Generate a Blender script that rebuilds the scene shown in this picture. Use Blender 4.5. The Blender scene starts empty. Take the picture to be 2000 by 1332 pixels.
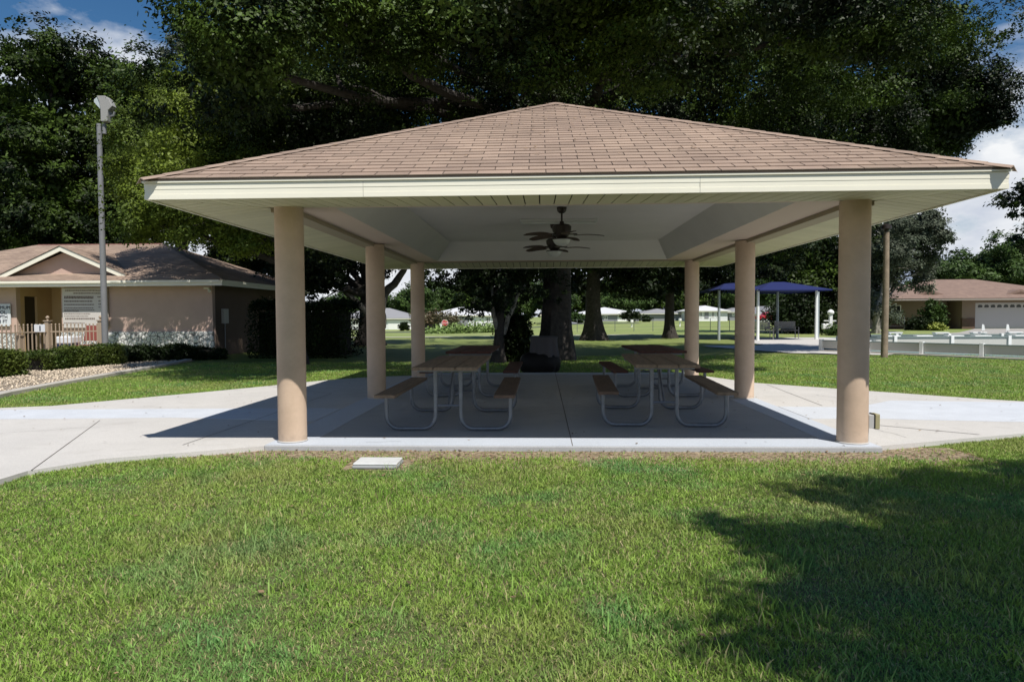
import bpy, math, random
import numpy as np
from mathutils import Vector, Matrix
random.seed(7); rng = np.random.default_rng(7)
sc = bpy.context.scene
COL = sc.collection
R = math.radians
# ------------------------------------------------------------------ camera numbers (metres, degrees)
F_PX, YAW, PIT, ROL, EYE = 1326.93, 2.425, 2.171, 0.302, 1.37
def P(px, py, Y):                       # the point at depth Y that the photograph shows at (px, py)
    a, b = px-1000, py-666; r = R(ROL)
    x = (a*math.cos(r)-b*math.sin(r))/F_PX; y = -(a*math.sin(r)+b*math.cos(r))/F_PX
    p = R(PIT); w = R(YAW)
    f = math.cos(p)+y*math.sin(p); z = -math.sin(p)+y*math.cos(p)
    vx = x*math.cos(w)-f*math.sin(w); vy = x*math.sin(w)+f*math.cos(w)
    t = Y/vy
    return Vector((vx*t, Y, EYE+z*t))
def X_(px, Y): return P(px, 615, Y).x
def Z_(py, Y, px=1056): return P(px, py, Y).z
def sm(a, b, v):
    t = np.clip((np.asarray(v, float)-a)/(b-a), 0, 1); return t*t*(3-2*t)
def hill(x, y):                         # the lawn: level near by, falling gently away behind the oaks
    return -0.055 - 1.35*sm(36, 120, y)*(1-sm(-12, 9, x))
# ------------------------------------------------------------------ materials
MATS = {}
def mat(name, col, rough=0.8, var=0.0, scale=8.0, col2=None, island=0.0, metal=0.0, bump=0.0, bscale=60.0, spec=0.5, detail=6.0, alpha=None, transl=0.0, emis=None):
    if name in MATS: return MATS[name]
    m = bpy.data.materials.new(name); m.use_nodes = True; nt = m.node_tree; N = nt.nodes; L = nt.links
    b = N['Principled BSDF']; out = N['Material Output']
    b.inputs['Roughness'].default_value = rough; b.inputs['Metallic'].default_value = metal
    b.inputs['Specular IOR Level'].default_value = spec
    c1 = (*col, 1); c2 = (*(col2 or [c*(1-var) for c in col]), 1)
    tc = N.new('ShaderNodeTexCoord')
    sock = None
    if var or col2:
        n = N.new('ShaderNodeTexNoise'); n.inputs['Scale'].default_value = scale; n.inputs['Detail'].default_value = detail; n.inputs['Roughness'].default_value = 0.65
        L.new(tc.outputs['Object'], n.inputs['Vector'])
        r = N.new('ShaderNodeValToRGB'); r.color_ramp.elements[0].position = 0.32; r.color_ramp.elements[1].position = 0.68
        r.color_ramp.elements[0].color = c1; r.color_ramp.elements[1].color = c2
        L.new(n.outputs['Fac'], r.inputs['Fac']); sock = r.outputs['Color']
    if island:
        g = N.new('ShaderNodeNewGeometry'); mr = N.new('ShaderNodeMapRange')
        mr.inputs['To Min'].default_value = 1-island; mr.inputs['To Max'].default_value = 1+island
        L.new(g.outputs['Random Per Island'], mr.inputs['Value'])
        mx = N.new('ShaderNodeMix'); mx.data_type = 'RGBA'; mx.blend_type = 'MULTIPLY'; mx.inputs[0].default_value = 1
        if sock: L.new(sock, mx.inputs[6])
        else: mx.inputs[6].default_value = c1
        L.new(mr.outputs['Result'], mx.inputs[7]); sock = mx.outputs[2]
    if sock: L.new(sock, b.inputs['Base Color'])
    else: b.inputs['Base Color'].default_value = c1
    if bump:
        n2 = N.new('ShaderNodeTexNoise'); n2.inputs['Scale'].default_value = bscale; n2.inputs['Detail'].default_value = 4
        L.new(tc.outputs['Object'], n2.inputs['Vector'])
        bp = N.new('ShaderNodeBump'); bp.inputs['Strength'].default_value = bump; bp.inputs['Distance'].default_value = 0.01
        L.new(n2.outputs['Fac'], bp.inputs['Height']); L.new(bp.outputs['Normal'], b.inputs['Normal'])
    if transl:
        t = N.new('ShaderNodeBsdfTranslucent'); ms = N.new('ShaderNodeMixShader'); ms.inputs[0].default_value = transl
        if sock: L.new(sock, t.inputs['Color'])
        else: t.inputs['Color'].default_value = c1
        L.new(b.outputs[0], ms.inputs[1]); L.new(t.outputs[0], ms.inputs[2]); L.new(ms.outputs[0], out.inputs['Surface'])
    MATS[name] = m
    return m
# ------------------------------------------------------------------ mesh building
def arr(v): return np.asarray(v, dtype=np.float32).reshape(-1, 3)
class MB:
    def __init__(s): s.V = []; s.F = []
    def add(s, vs, fs):
        k = len(s.V); s.V.extend([tuple(v) for v in vs]); s.F.extend([tuple(i+k for i in f) for f in fs]); return s
    def box(s, x0, x1, y0, y1, z0, z1):
        return s.add([(x0,y0,z0),(x1,y0,z0),(x1,y1,z0),(x0,y1,z0),(x0,y0,z1),(x1,y0,z1),(x1,y1,z1),(x0,y1,z1)],
                     [(0,3,2,1),(4,5,6,7),(0,1,5,4),(1,2,6,5),(2,3,7,6),(3,0,4,7)])
    def obox(s, c, ux, uy, uz, hx, hy, hz):
        c = Vector(c); ux = Vector(ux).normalized()*hx; uy = Vector(uy).normalized()*hy; uz = Vector(uz).normalized()*hz
        vs = [c+a*ux+b*uy+d*uz for d in (-1,1) for a, b in ((-1,-1),(1,-1),(1,1),(-1,1))]
        return s.add(vs, [(0,3,2,1),(4,5,6,7),(0,1,5,4),(1,2,6,5),(2,3,7,6),(3,0,4,7)])
    def tube(s, pts, r, n=10, cap=True):
        pts = [Vector(p) for p in pts]; rs = r if isinstance(r, (list, tuple)) else [r]*len(pts)
        k = len(s.V); up = None
        for i, p in enumerate(pts):
            d = (pts[min(i+1, len(pts)-1)]-pts[max(i-1, 0)]).normalized()
            if up is None: up = d.orthogonal().normalized()
            up = (up-d*up.dot(d)); up = up.normalized() if up.length > 1e-6 else d.orthogonal().normalized()
            w = d.cross(up)
            for j in range(n):
                a = 2*math.pi*j/n; s.V.append(tuple(p+(up*math.cos(a)+w*math.sin(a))*rs[i]))
        for i in range(len(pts)-1):
            for j in range(n):
                a = k+i*n+j; b = k+i*n+(j+1) % n
                s.F.append((a, b, b+n, a+n))
        if cap:
            s.F.append(tuple(k+j for j in reversed(range(n)))); s.F.append(tuple(k+(len(pts)-1)*n+j for j in range(n)))
        return s
    def lathe(s, prof, n=24, c=(0,0,0)):            # prof: (radius, z) from bottom to top
        k = len(s.V)
        for r_, z in prof:
            for j in range(n):
                a = 2*math.pi*j/n; s.V.append((c[0]+r_*math.cos(a), c[1]+r_*math.sin(a), c[2]+z))
        for i in range(len(prof)-1):
            for j in range(n):
                a = k+i*n+j; b = k+i*n+(j+1) % n; s.F.append((a, b, b+n, a+n))
        s.F.append(tuple(k+j for j in reversed(range(n)))); s.F.append(tuple(k+(len(prof)-1)*n+j for j in range(n)))
        return s
    def prism(s, poly, z0, z1):                     # plan polygon, counter-clockwise
        n = len(poly)
        return s.add([(x,y,z0) for x,y in poly]+[(x,y,z1) for x,y in poly],
                     [tuple(reversed(range(n))), tuple(range(n, 2*n))]+[(i, (i+1) % n, (i+1) % n+n, i+n) for i in range(n)])
    def facing(s, poly, y0, y1):                    # polygon in x,z, extruded in y
        n = len(poly)
        return s.add([(x,y0,z) for x,z in poly]+[(x,y1,z) for x,z in poly],
                     [tuple(range(n)), tuple(reversed(range(n, 2*n)))]+[((i+1) % n, i, i+n, (i+1) % n+n) for i in range(n)])
OFF = {}
SUNV = Vector((-0.335, 0.55, -1.0)).normalized()      # the way the light travels
def link(name, me, m=None, parent=None, smooth=False, bevel=0.0):
    o = bpy.data.objects.new(name, me); COL.objects.link(o)
    if m: me.materials.append(m)
    if smooth:
        me.polygons.foreach_set('use_smooth', [True]*len(me.polygons))
        try: me.set_sharp_from_angle(angle=R(38))
        except Exception: pass
    if bevel:
        b = o.modifiers.new('Bevel', 'BEVEL'); b.width = bevel; b.segments = 2; b.limit_method = 'ANGLE'
    if parent is not None: o.parent = parent
    return o
def part(name, mb, m, parent=None, smooth=False, bevel=0.0, local=False, label=None):
    me = bpy.data.meshes.new(name); off = Vector((0,0,0)) if (parent is None or local) else OFF.get(parent.name, Vector((0,0,0)))
    me.from_pydata([tuple(Vector(v)-off) for v in mb.V], [], mb.F); me.update()
    o = link(name, me, m, parent, smooth, bevel)
    OFF[o.name] = off
    if label: o['label'] = label
    return o
def np_mesh(name, V, F, parent=None, m=None):       # F: (n,k) faces
    me = bpy.data.meshes.new(name); k = F.shape[1]
    me.vertices.add(len(V)); me.vertices.foreach_set('co', np.ascontiguousarray(V, np.float32).ravel())
    me.loops.add(F.size); me.loops.foreach_set('vertex_index', np.ascontiguousarray(F, np.int32).ravel())
    me.polygons.add(len(F)); me.polygons.foreach_set('loop_start', np.arange(0, F.size, k, dtype=np.int32))
    me.update(calc_edges=True)
    return link(name, me, m, parent)
def tag(o, label, cat, group=None):
    o['label'] = label; o['category'] = cat
    if group: o['group'] = group
    return o
def thing(name, loc, label, cat, group=None, rot=0.0):
    o = bpy.data.objects.new(name, None); o.empty_display_size = 0.2; COL.objects.link(o)
    o.location = loc; o.rotation_euler = (0, 0, rot); OFF[o.name] = Vector(loc)
    return tag(o, label, cat, group)
def struct(o): o['kind'] = 'structure'; return o
def stuff(o): o['kind'] = 'stuff'; return o
def copy_tree(o, parent=None):
    c = o.copy(); COL.objects.link(c)
    if parent is not None: c.parent = parent
    for ch in list(o.children): copy_tree(ch, c)
    return c
# ------------------------------------------------------------------ common materials
M_trunk = mat('bark', (0.06,0.052,0.045), 0.95, col2=(0.024,0.02,0.017), scale=7, bump=0.9, bscale=14)
M_barkg = mat('bark_grey', (0.34,0.32,0.28), 0.95, col2=(0.12,0.11,0.09), scale=5, bump=0.6, bscale=12)
def leafmat(name, a, b, transl=0.25, rough=0.50, sc_=0.42):
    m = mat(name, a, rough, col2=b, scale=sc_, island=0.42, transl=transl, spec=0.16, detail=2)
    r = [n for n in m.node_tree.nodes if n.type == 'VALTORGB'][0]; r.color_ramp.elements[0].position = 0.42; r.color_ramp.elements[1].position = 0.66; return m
M_bark2 = mat('bark_mid', (0.20,0.185,0.16), 0.95, col2=(0.06,0.052,0.045), scale=6, bump=0.7, bscale=14)
M_leaf = leafmat('oak_leaves', (0.007,0.014,0.003), (0.060,0.100,0.013), 0.08)  # noise paints sunlit patches and shaded depths into the leaf colour
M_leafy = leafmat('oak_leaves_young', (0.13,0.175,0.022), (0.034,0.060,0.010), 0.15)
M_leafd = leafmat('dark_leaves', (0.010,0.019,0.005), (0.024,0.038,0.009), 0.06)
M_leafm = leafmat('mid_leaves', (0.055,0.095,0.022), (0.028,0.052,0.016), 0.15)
M_leafg = leafmat('mossy_leaves', (0.10,0.115,0.08), (0.045,0.065,0.035), 0.2, 0.7)
M_hedge = leafmat('hedge_leaves', (0.045,0.075,0.014), (0.10,0.13,0.025), 0.2, 0.45, 1.3)
M_conc = None
def add_text(body, size, loc, m, parent, name='lettering', align='CENTER', ext=0.004):
    c = bpy.data.curves.new(name, 'FONT'); c.body = body; c.size = size; c.align_x = align; c.extrude = ext
    tmp = bpy.data.objects.new(name, c); COL.objects.link(tmp); me = bpy.data.meshes.new_from_object(tmp, depsgraph=bpy.context.evaluated_depsgraph_get())
    bpy.data.objects.remove(tmp); bpy.data.curves.remove(c); me.name = name; me.materials.clear()
    o = link(name, me, m, parent); o.location = Vector(loc)-OFF.get(parent.name, Vector((0,0,0))); o.rotation_euler = (R(90), 0, 0)
    return o
# ------------------------------------------------------------------ foliage
def crown_mesh(blobs, n, size, seed, clump=0.45, shell=0.5, flat=0.7, up=0.5, per=42, core=1.0, puff=0.0):
    """n leaf-shaped faces gathered in clumps through the blobs' volume, denser near their skins"""
    g = np.random.default_rng(seed)
    B = np.array([b[:6] for b in blobs], float); w = np.array([(b[3]*b[4]*b[5])**0.72*(b[6] if len(b) > 6 else 1) for b in blobs]); w /= w.sum()
    nc = max(4, n//per)
    k = g.choice(len(B), nc, p=w)
    d = g.normal(size=(nc,3)); d /= np.linalg.norm(d, axis=1, keepdims=True)
    # lumpy skin
    ph = g.uniform(0, 6.28, (len(B), 6))
    lump = 1+0.13*np.sin(3.1*d[:,0]*2+ph[k,0])*np.sin(2.7*d[:,2]*2+ph[k,1])+0.11*np.sin(7*d[:,1]+ph[k,2])*np.sin(6*d[:,0]+ph[k,3])+0.07*np.sin(13*d[:,2]+ph[k,4])
    rad = (shell+(1-shell)*g.random(nc)**0.55)*lump
    C = B[k,:3]+d*B[k,3:6]*rad[:,None]
    if puff:                                   # gather the clumps on domed boughs with gaps between them
        npf = np.maximum(3, ((B[:,3]*B[:,4]+B[:,4]*B[:,5]+B[:,3]*B[:,5])*1.15/puff**2)).astype(int); st = np.concatenate([[0], np.cumsum(npf)])
        kb = np.repeat(np.arange(len(B)), npf); dp = g.normal(size=(len(kb),3)); dp /= np.linalg.norm(dp, axis=1, keepdims=True)
        PC = B[kb,:3]+dp*B[kb,3:6]*(0.45+0.55*g.random(len(kb))**0.5)[:,None]; PR = puff*g.uniform(0.55, 1.35, len(kb))
        pi_ = st[k]+(g.random(nc)*npf[k]).astype(int); d2 = g.normal(size=(nc,3)); d2 /= np.linalg.norm(d2, axis=1, keepdims=True)
        d2[:,2] = np.where(d2[:,2] < 0, d2[:,2]*0.45, d2[:,2]*0.85)
        C = PC[pi_]+d2*(PR[pi_]*(0.5+0.5*g.random(nc)**0.5))[:,None]
    cs = clump*g.uniform(0.55, 1.5, nc)*(0.55 if puff else 1.0)
    ci = np.repeat(np.arange(nc), per)[:n] if nc*per >= n else np.resize(np.repeat(np.arange(nc), per), n)
    n = len(ci)
    o = g.normal(size=(n,3))*0.5; o[:,2] *= flat
    ctr = C[ci]+o*cs[ci][:,None]
    nm = g.normal(size=(n,3)); nm[:,2] = np.abs(nm[:,2])+up
    if puff: nm = nm*0.75+d2[ci]*1.3
    nm /= np.linalg.norm(nm, axis=1, keepdims=True)
    a = g.normal(size=(n,3)); u = np.cross(nm, a); u /= np.linalg.norm(u, axis=1, keepdims=True)+1e-9; v = np.cross(nm, u)
    L = size*g.uniform(0.6, 1.35, n)[:,None]; W = L*g.uniform(0.4, 0.62, n)[:,None]
    V = np.stack([ctr-u*L, ctr+v*W-u*L*0.1, ctr+u*L, ctr-v*W-u*L*0.1], 1).reshape(-1,3)
    # coarser sprays deep inside, so that the crown closes up as a real one does
    m = int(n*0.17*core); k = g.choice(len(B), m, p=w); d = g.normal(size=(m,3)); d /= np.linalg.norm(d, axis=1, keepdims=True)
    c = B[k,:3]+d*B[k,3:6]*(g.random(m)**0.5*0.66)[:,None]; nm = g.normal(size=(m,3)); nm[:,1] += np.sign(nm[:,1])*0.8; nm /= np.linalg.norm(nm, axis=1, keepdims=True)
    a = g.normal(size=(m,3)); u = np.cross(nm, a); u /= np.linalg.norm(u, axis=1, keepdims=True); v = np.cross(nm, u); L = size*g.uniform(1.2, 2.1, m)[:,None]
    V2 = np.stack([c-u*L, c+v*L*.5-u*L*.2, c+u*L, c-v*L*.55], 1).reshape(-1,3); V = np.concatenate([V, V2])
    return V, np.arange(len(V), dtype=np.int32).reshape(-1,4)
def limb(mb, a, b, r0, r1, seed, bend=0.25, n=7, sides=9):
    g = random.Random(seed); a = Vector(a); b = Vector(b); L = (b-a).length
    pts = []; rs = []
    o1 = Vector((g.uniform(-1,1), g.uniform(-1,1), g.uniform(-.3,1)))*bend*L
    for i in range(n+1):
        t = i/n; p = a.lerp(b, t)+o1*math.sin(math.pi*t)*(0.5)+Vector((g.uniform(-1,1), g.uniform(-1,1), g.uniform(-1,1)))*L*0.018*(1 if 0 < i < n else 0)
        pts.append(p); rs.append(r0+(r1-r0)*t**0.8)
    mb.tube(pts, rs, sides); return pts
def tree(name, base, blobs, n, size, label, group, ml, rt, seed, fork=0.35, mt=None, clump=0.45, flare=1.7, lean=(0,0), per=42, shell=0.5, up=0.5, cat='tree', limbs=(), ml2=None, puff=1.0, core=1.0):
    t = thing(name, base, label, cat, group)
    b = Vector(base); g = random.Random(seed); mb = MB()
    zc = min(bl[2]-bl[5]*0.3 for bl in blobs[:3]); top = Vector((b.x+lean[0], b.y+lean[1], b.z+max(1.6, (zc-b.z)*1.0)))
    H = top.z-b.z; pts = []; rs = []
    for i in range(9):
        q = i/8; pts.append(b.lerp(top, q)+Vector((0.05*rt*math.sin(5*q+seed), 0.05*rt*math.cos(4*q), -0.12 if i == 0 else 0)))
        rs.append(rt*(1+(flare-1)*math.exp(-q*H/ (rt*1.3)))*(1-0.18*q))
    k0 = len(mb.V); mb.tube(pts, rs, 16)
    for i in range(k0, k0+16*9):                     # fluted bark and root flare
        x, y, z = mb.V[i]; a = math.atan2(y-b.y, x-b.x); q = max(0, 1-(z-b.z)/(2.2*rt+0.5))
        s_ = 1+(0.05+0.16*q)*math.sin(5*a+seed)+0.04*math.sin(9*a+2*z)
        mb.V[i] = (b.x+(x-b.x)*s_ if q > 0 else x*1.0, b.y+(y-b.y)*s_ if q > 0 else y, z)
    for i, bl in enumerate(blobs):
        e = Vector(bl[:3])+Vector((0,0,-0.15*bl[5])); s0 = pts[-1].lerp(pts[-3], g.random())
        pl = limb(mb, s0, e, rt*(0.62 if i < 4 else 0.4), rt*0.10+0.02, seed*31+i, 0.18)
        for q in range(5):
            st = pl[g.randint(2, 6)]
            d = Vector((g.gauss(0,1), g.gauss(0,1), g.gauss(0.2,0.8))).normalized()
            limb(mb, st, st+Vector((d.x*bl[3], d.y*bl[4], d.z*bl[5]))*0.75, rt*0.17+0.01, 0.02, seed*57+i*7+q, 0.25, 5, 6)
    for i, (a_, b_, q0, q1) in enumerate(limbs):
        l_ = MB(); limb(l_, a_, b_, q0, q1, seed*13+i, 0.16, 8, 10); part('branch', l_, ml2 or mt or M_trunk, t, smooth=True)
    part('trunk', mb, mt or M_trunk, t, smooth=True)
    V, F = crown_mesh(blobs, n, size, seed, clump=clump, per=per, shell=shell, up=up, puff=puff, core=core)
    np_mesh('crown', V-np.array(base, float), F, t, ml)
    return t
# ================================================================== SETTING
def in_poly(x, y, poly):
    c = np.zeros(len(x), bool); n = len(poly); j = n-1
    for i in range(n):
        xi, yi = poly[i]; xj, yj = poly[j]
        m = ((yi > y) != (yj > y)) & (x < (xj-xi)*(y-yi)/((yj-yi) or 1e-9)+xi); c ^= m; j = i
    return c
SX0, SX1, SY0, SY1 = -2.95, 3.50, 7.07, 16.15
WALK_L = [(SX0,7.07),(-3.45,6.80),(-4.27,6.40),(-4.62,5.88),(-4.62,5.2),(-5.2,4.2),(-7.5,3.2),(-14,3.0),(-22,3.5),(-22,8.6),(-14,9.5),(-9.2,10.0),(-8.3,10.02),(-7.64,10.25),(-6.15,12.16),(-5.34,13.34),(-4.57,14.52),(-3.68,15.24),(SX0,15.5)]
WALK_R = [(SX1,7.16),(4.42,7.52),(5.51,7.95),(8,8.6),(14,9.2),(22,9.4),(22,12.2),(14,11.9),(9,11.2),(7.49,10.82),(7.11,11.08),(5.84,12.26),(4.27,13.75),(3.75,15.0),(SX1,15.6)]
def setnodes_grass(name):
    m = bpy.data.materials.new(name); m.use_nodes = True; nt = m.node_tree; N = nt.nodes; L = nt.links; b = N['Principled BSDF']
    b.inputs['Roughness'].default_value = 0.75; b.inputs['Specular IOR Level'].default_value = 0.25
    g = N.new('ShaderNodeNewGeometry')
    def noise(scale, det=4):
        n = N.new('ShaderNodeTexNoise'); n.inputs['Scale'].default_value = scale; n.inputs['Detail'].default_value = det; n.inputs['Roughness'].default_value = 0.6
        L.new(g.outputs['Position'], n.inputs['Vector']); return n.outputs['Fac']
    def ramp(f, stops):
        r = N.new('ShaderNodeValToRGB'); e = r.color_ramp.elements
        while len(e) < len(stops): e.new(0.5)
        for q, (p_, c_) in zip(e, stops): q.position = p_; q.color = (*c_, 1) if not isinstance(c_, float) else (c_, c_, c_, 1)
        L.new(f, r.inputs['Fac']); return r.outputs['Color']
    def mixc(f, a, b_, mode='MIX'):
        x = N.new('ShaderNodeMix'); x.data_type = 'RGBA'; x.blend_type = mode
        if hasattr(f, 'links'): L.new(f, x.inputs[0])
        else: x.inputs[0].default_value = f
        for s_, v in ((x.inputs[6], a), (x.inputs[7], b_)):
            if hasattr(v, 'links'): L.new(v, s_)
            else: s_.default_value = (*v, 1)
        return x.outputs[2]
    return m, N, L, b, g, noise, ramp, mixc
def grass_mat(name, blade):
    m, N, L, b, g, noise, ramp, mixc = setnodes_grass(name)
    if blade:
        green = ramp(noise(3.1), [(0.3, (0.195,0.345,0.052)), (0.7, (0.34,0.48,0.092))])
        cool = ramp(noise(0.9, 3), [(0.48, 0.0), (0.66, 1.0)])
        c = mixc(cool, green, (0.17,0.35,0.105))
        dry = ramp(noise(0.62, 5), [(0.47, 0.0), (0.70, 0.5)])
        c = mixc(dry, c, (0.40,0.355,0.15))
        mr = N.new('ShaderNodeMapRange'); mr.inputs['To Min'].default_value = 0.62; mr.inputs['To Max'].default_value = 1.3; L.new(g.outputs['Random Per Island'], mr.inputs['Value'])
        c = mixc(1.0, c, mr.outputs['Result'], 'MULTIPLY')
        w = N.new('ShaderNodeMath'); w.operation = 'GREATER_THAN'; w.inputs[1].default_value = 0.90; L.new(g.outputs['Random Per Island'], w.inputs[0])
        c = mixc(w.outputs[0], c, (0.46,0.41,0.20))
        L.new(c, b.inputs['Base Color']); b.inputs['Roughness'].default_value = 0.55
        t = N.new('ShaderNodeBsdfTranslucent'); L.new(c, t.inputs['Color']); ms = N.new('ShaderNodeMixShader'); ms.inputs[0].default_value = 0.3
        L.new(b.outputs[0], ms.inputs[1]); L.new(t.outputs[0], ms.inputs[2]); L.new(ms.outputs[0], N['Material Output'].inputs['Surface'])
        return m
    fine = ramp(noise(38, 6), [(0.3, (0.06,0.10,0.018)), (0.72, (0.20,0.25,0.06))])
    mid = ramp(noise(0.5, 5), [(0.35, (0.11,0.165,0.03)), (0.65, (0.22,0.24,0.07))])
    c = mixc(0.5, fine, mid)
    # bare soil along the slab's front edge
    sp = N.new('ShaderNodeSeparateXYZ'); L.new(g.outputs['Position'], sp.inputs[0])
    def band(sock, a0, a1, b0, b1):
        r1 = N.new('ShaderNodeMapRange'); r1.inputs['From Min'].default_value = a0; r1.inputs['From Max'].default_value = a1; L.new(sock, r1.inputs['Value'])
        r2 = N.new('ShaderNodeMapRange'); r2.inputs['From Min'].default_value = b1; r2.inputs['From Max'].default_value = b0; L.new(sock, r2.inputs['Value'])
        q = N.new('ShaderNodeMath'); q.operation = 'MULTIPLY'; L.new(r1.outputs[0], q.inputs[0]); L.new(r2.outputs[0], q.inputs[1]); return q.outputs[0]
    bx_, by_ = band(sp.outputs['X'], -4.0, -3.0, 3.6, 5.0), band(sp.outputs['Y'], 6.0, 6.45, 7.3, 7.4)
    q = N.new('ShaderNodeMath'); q.operation = 'MULTIPLY'; L.new(bx_, q.inputs[0]); L.new(by_, q.inputs[1])
    q2 = N.new('ShaderNodeMath'); q2.operation = 'ADD'; L.new(q.outputs[0], q2.inputs[0]); L.new(noise(5, 5), q2.inputs[1])
    soilf = ramp(q2.outputs[0], [(0.92, 0.0), (1.12, 1.0)])
    soil = ramp(noise(22, 6), [(0.35, (0.13,0.09,0.055)), (0.68, (0.46,0.37,0.25))])
    c = mixc(soilf, c, soil)
    under = ramp(noise(14, 4), [(0.3, (0.07,0.08,0.03)), (0.7, (0.16,0.155,0.07))])
    near = N.new('ShaderNodeMapRange'); near.inputs['From Min'].default_value = 6.9; near.inputs['From Max'].default_value = 6.3; L.new(sp.outputs['Y'], near.inputs['Value'])
    c = mixc(near.outputs[0], c, mixc(soilf, under, soil))
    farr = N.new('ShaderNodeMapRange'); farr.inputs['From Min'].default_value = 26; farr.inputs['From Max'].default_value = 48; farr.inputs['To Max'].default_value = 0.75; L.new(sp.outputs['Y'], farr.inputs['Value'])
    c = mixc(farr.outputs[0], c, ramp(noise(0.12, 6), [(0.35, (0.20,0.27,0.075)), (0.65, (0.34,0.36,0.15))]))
    L.new(c, b.inputs['Base Color'])
    bp = N.new('ShaderNodeBump'); bp.inputs['Strength'].default_value = 0.9; bp.inputs['Distance'].default_value = 0.03; L.new(noise(30, 6), bp.inputs['Height']); L.new(bp.outputs['Normal'], b.inputs['Normal'])
    return m
M_lawn = grass_mat('lawn_soil_and_turf', False); M_blade = grass_mat('grass_blades', True)
gx = np.unique(np.concatenate([np.linspace(-420, -60, 19), np.linspace(-60, 70, 66), np.linspace(70, 420, 18)]))
gy = np.unique(np.concatenate([np.linspace(-60, 0, 7), np.linspace(0, 140, 71), np.linspace(140, 900, 20)]))
GX, GY = np.meshgrid(gx, gy)
V = np.stack([GX.ravel(), GY.ravel(), hill(GX.ravel(), GY.ravel())], 1)
nx, ny = len(gx), len(gy)
I = (np.arange(ny-1)[:,None]*nx+np.arange(nx-1)[None,:]).ravel()
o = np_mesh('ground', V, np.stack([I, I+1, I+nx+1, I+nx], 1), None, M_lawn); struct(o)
# concrete
def concrete(name, base, dark, sweep=0.25, sc1=1.1):
    m, N, L, b, g, noise, ramp, mixc = setnodes_grass(name)
    c = ramp(noise(sc1, 6), [(0.3, base), (0.75, tuple(v*(1-sweep*0.5) for v in base))])
    sp_ = ramp(noise(90, 3), [(0.35, 0.86), (0.6, 1.0)])
    c = mixc(1.0, c, sp_, 'MULTIPLY')
    st = ramp(noise(2.3, 8), [(0.55, 0.0), (0.74, 0.5)]); c = mixc(st, c, dark)
    L.new(c, b.inputs['Base Color']); b.inputs['Roughness'].default_value = 0.85
    bp = N.new('ShaderNodeBump'); bp.inputs['Strength'].default_value = 0.25; bp.inputs['Distance'].default_value = 0.004; L.new(noise(140, 3), bp.inputs['Height']); L.new(bp.outputs['Normal'], b.inputs['Normal'])
    return m
M_slab = concrete('slab_concrete', (0.43,0.435,0.44), (0.28,0.28,0.28))
M_band = concrete('painted_concrete_band', (0.52,0.56,0.62), (0.42,0.46,0.5), 0.15)
M_walk = concrete('walk_concrete', (0.585,0.565,0.535), (0.40,0.38,0.35))
M_patch = concrete('coated_concrete_patch', (0.60,0.63,0.675), (0.45,0.48,0.52), 0.25, 2.4)
M_joint = mat('joint_dark', (0.12,0.11,0.10), 0.95)
M_kerb = concrete('kerb_concrete', (0.50,0.47,0.42), (0.3,0.28,0.25), 0.3, 4)
struct(part('pavilion_floor', MB().box(SX0, SX1, SY0, SY1, -0.16, 0.0), M_slab, bevel=0.012))
b = MB(); e = 0.45
b.box(SX0+0.012, SX1-0.012, SY0+0.012, SY0+e, 0.0, 0.004); b.box(SX0+0.012, SX0+e, SY0+e+0.002, SY1-e, 0.0, 0.004); b.box(SX1-e, SX1-0.012, SY0+e+0.002, SY1-e, 0.0, 0.004); b.box(SX0+0.012, SX1-0.012, SY1-e+0.002, SY1-0.012, 0.0, 0.004)
struct(part('floor_border', b, M_band))
struct(part('path_west', MB().prism(WALK_L, -0.16, -0.006), M_walk)); bpy.data.objects['path_west'].name = 'path'
o = part('path', MB().prism(WALK_R, -0.16, -0.006), M_walk); struct(o)
b = MB().prism([(SX0-0.02,8.75),(SX0-0.02,9.95),(-3.4,10.0),(-8.0,9.80),(-8.0,8.85),(-5,9.05)][::-1], -0.0055, -0.002)
b.prism([(-8.02,8.86),(-8.02,9.80),(-14,9.25),(-14,8.5)][::-1], -0.0055, -0.002)
b.prism([(3.52,9.0),(4.3,9.05),(4.75,8.95),(6.2,8.75),(8.0,9.2),(14,9.8),(14,11.5),(9,10.7),(7.2,10.7),(5.5,10.9),(4.6,10.1),(3.52,10.2)], -0.0055, -0.002)
struct(part('path_coating', b, M_patch))
jt = MB()
def jline(x0, y0, x1, y1, z, w=0.012):
    d = Vector((x1-x0, y1-y0, 0)); L_ = d.length; d.normalize(); n = Vector((-d.y, d.x, 0))*w/2
    jt.add([Vector((x0,y0,z))+n*0.4-n, Vector((x0,y0,z))+n, Vector((x1,y1,z))+n, Vector((x1,y1,z))-n], [(0,3,2,1)])
jline(0.33, 7.08, 0.34, 16.1, 0.0045); jline(SX0+0.5, 10.1, SX1-0.5, 10.1, 0.0015, 0.006); jline(SX0+0.5, 13.1, SX1-0.5, 13.1, 0.0015, 0.008)
jline(-5.9, 8.81, -4.60, 5.9, -0.0035); jline(-3.85, 7.1, -3.72, 11.9, -0.0015); jline(-3.72, 11.9, -5.4, 13.2, -0.0035)
jline(4.0, 8.6, 4.95, 7.85, -0.0035, 0.02); jline(4.4, 13.4, 4.2, 10.3, -0.0035); jline(8.0, 8.7, 8.6, 11.0, -0.0035)
g = random.Random(9)
for (x, y, a, n_) in ((3.75,8.75,-0.9,9),(6.0,8.9,0.35,12),(-6.6,7.6,0.5,10),(5.3,10.6,2.4,10),(-1.9,7.25,0.05,3)):
    for i in range(n_):
        a += g.uniform(-.5,.5); x1, y1 = x+math.cos(a)*0.13, y+math.sin(a)*0.13
        jline(x, y, x1, y1, -0.0012 if SX0 > x or x > SX1 else 0.0052, 0.006); x, y = x1, y1
struct(part('path_joints', jt, M_joint))
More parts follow.
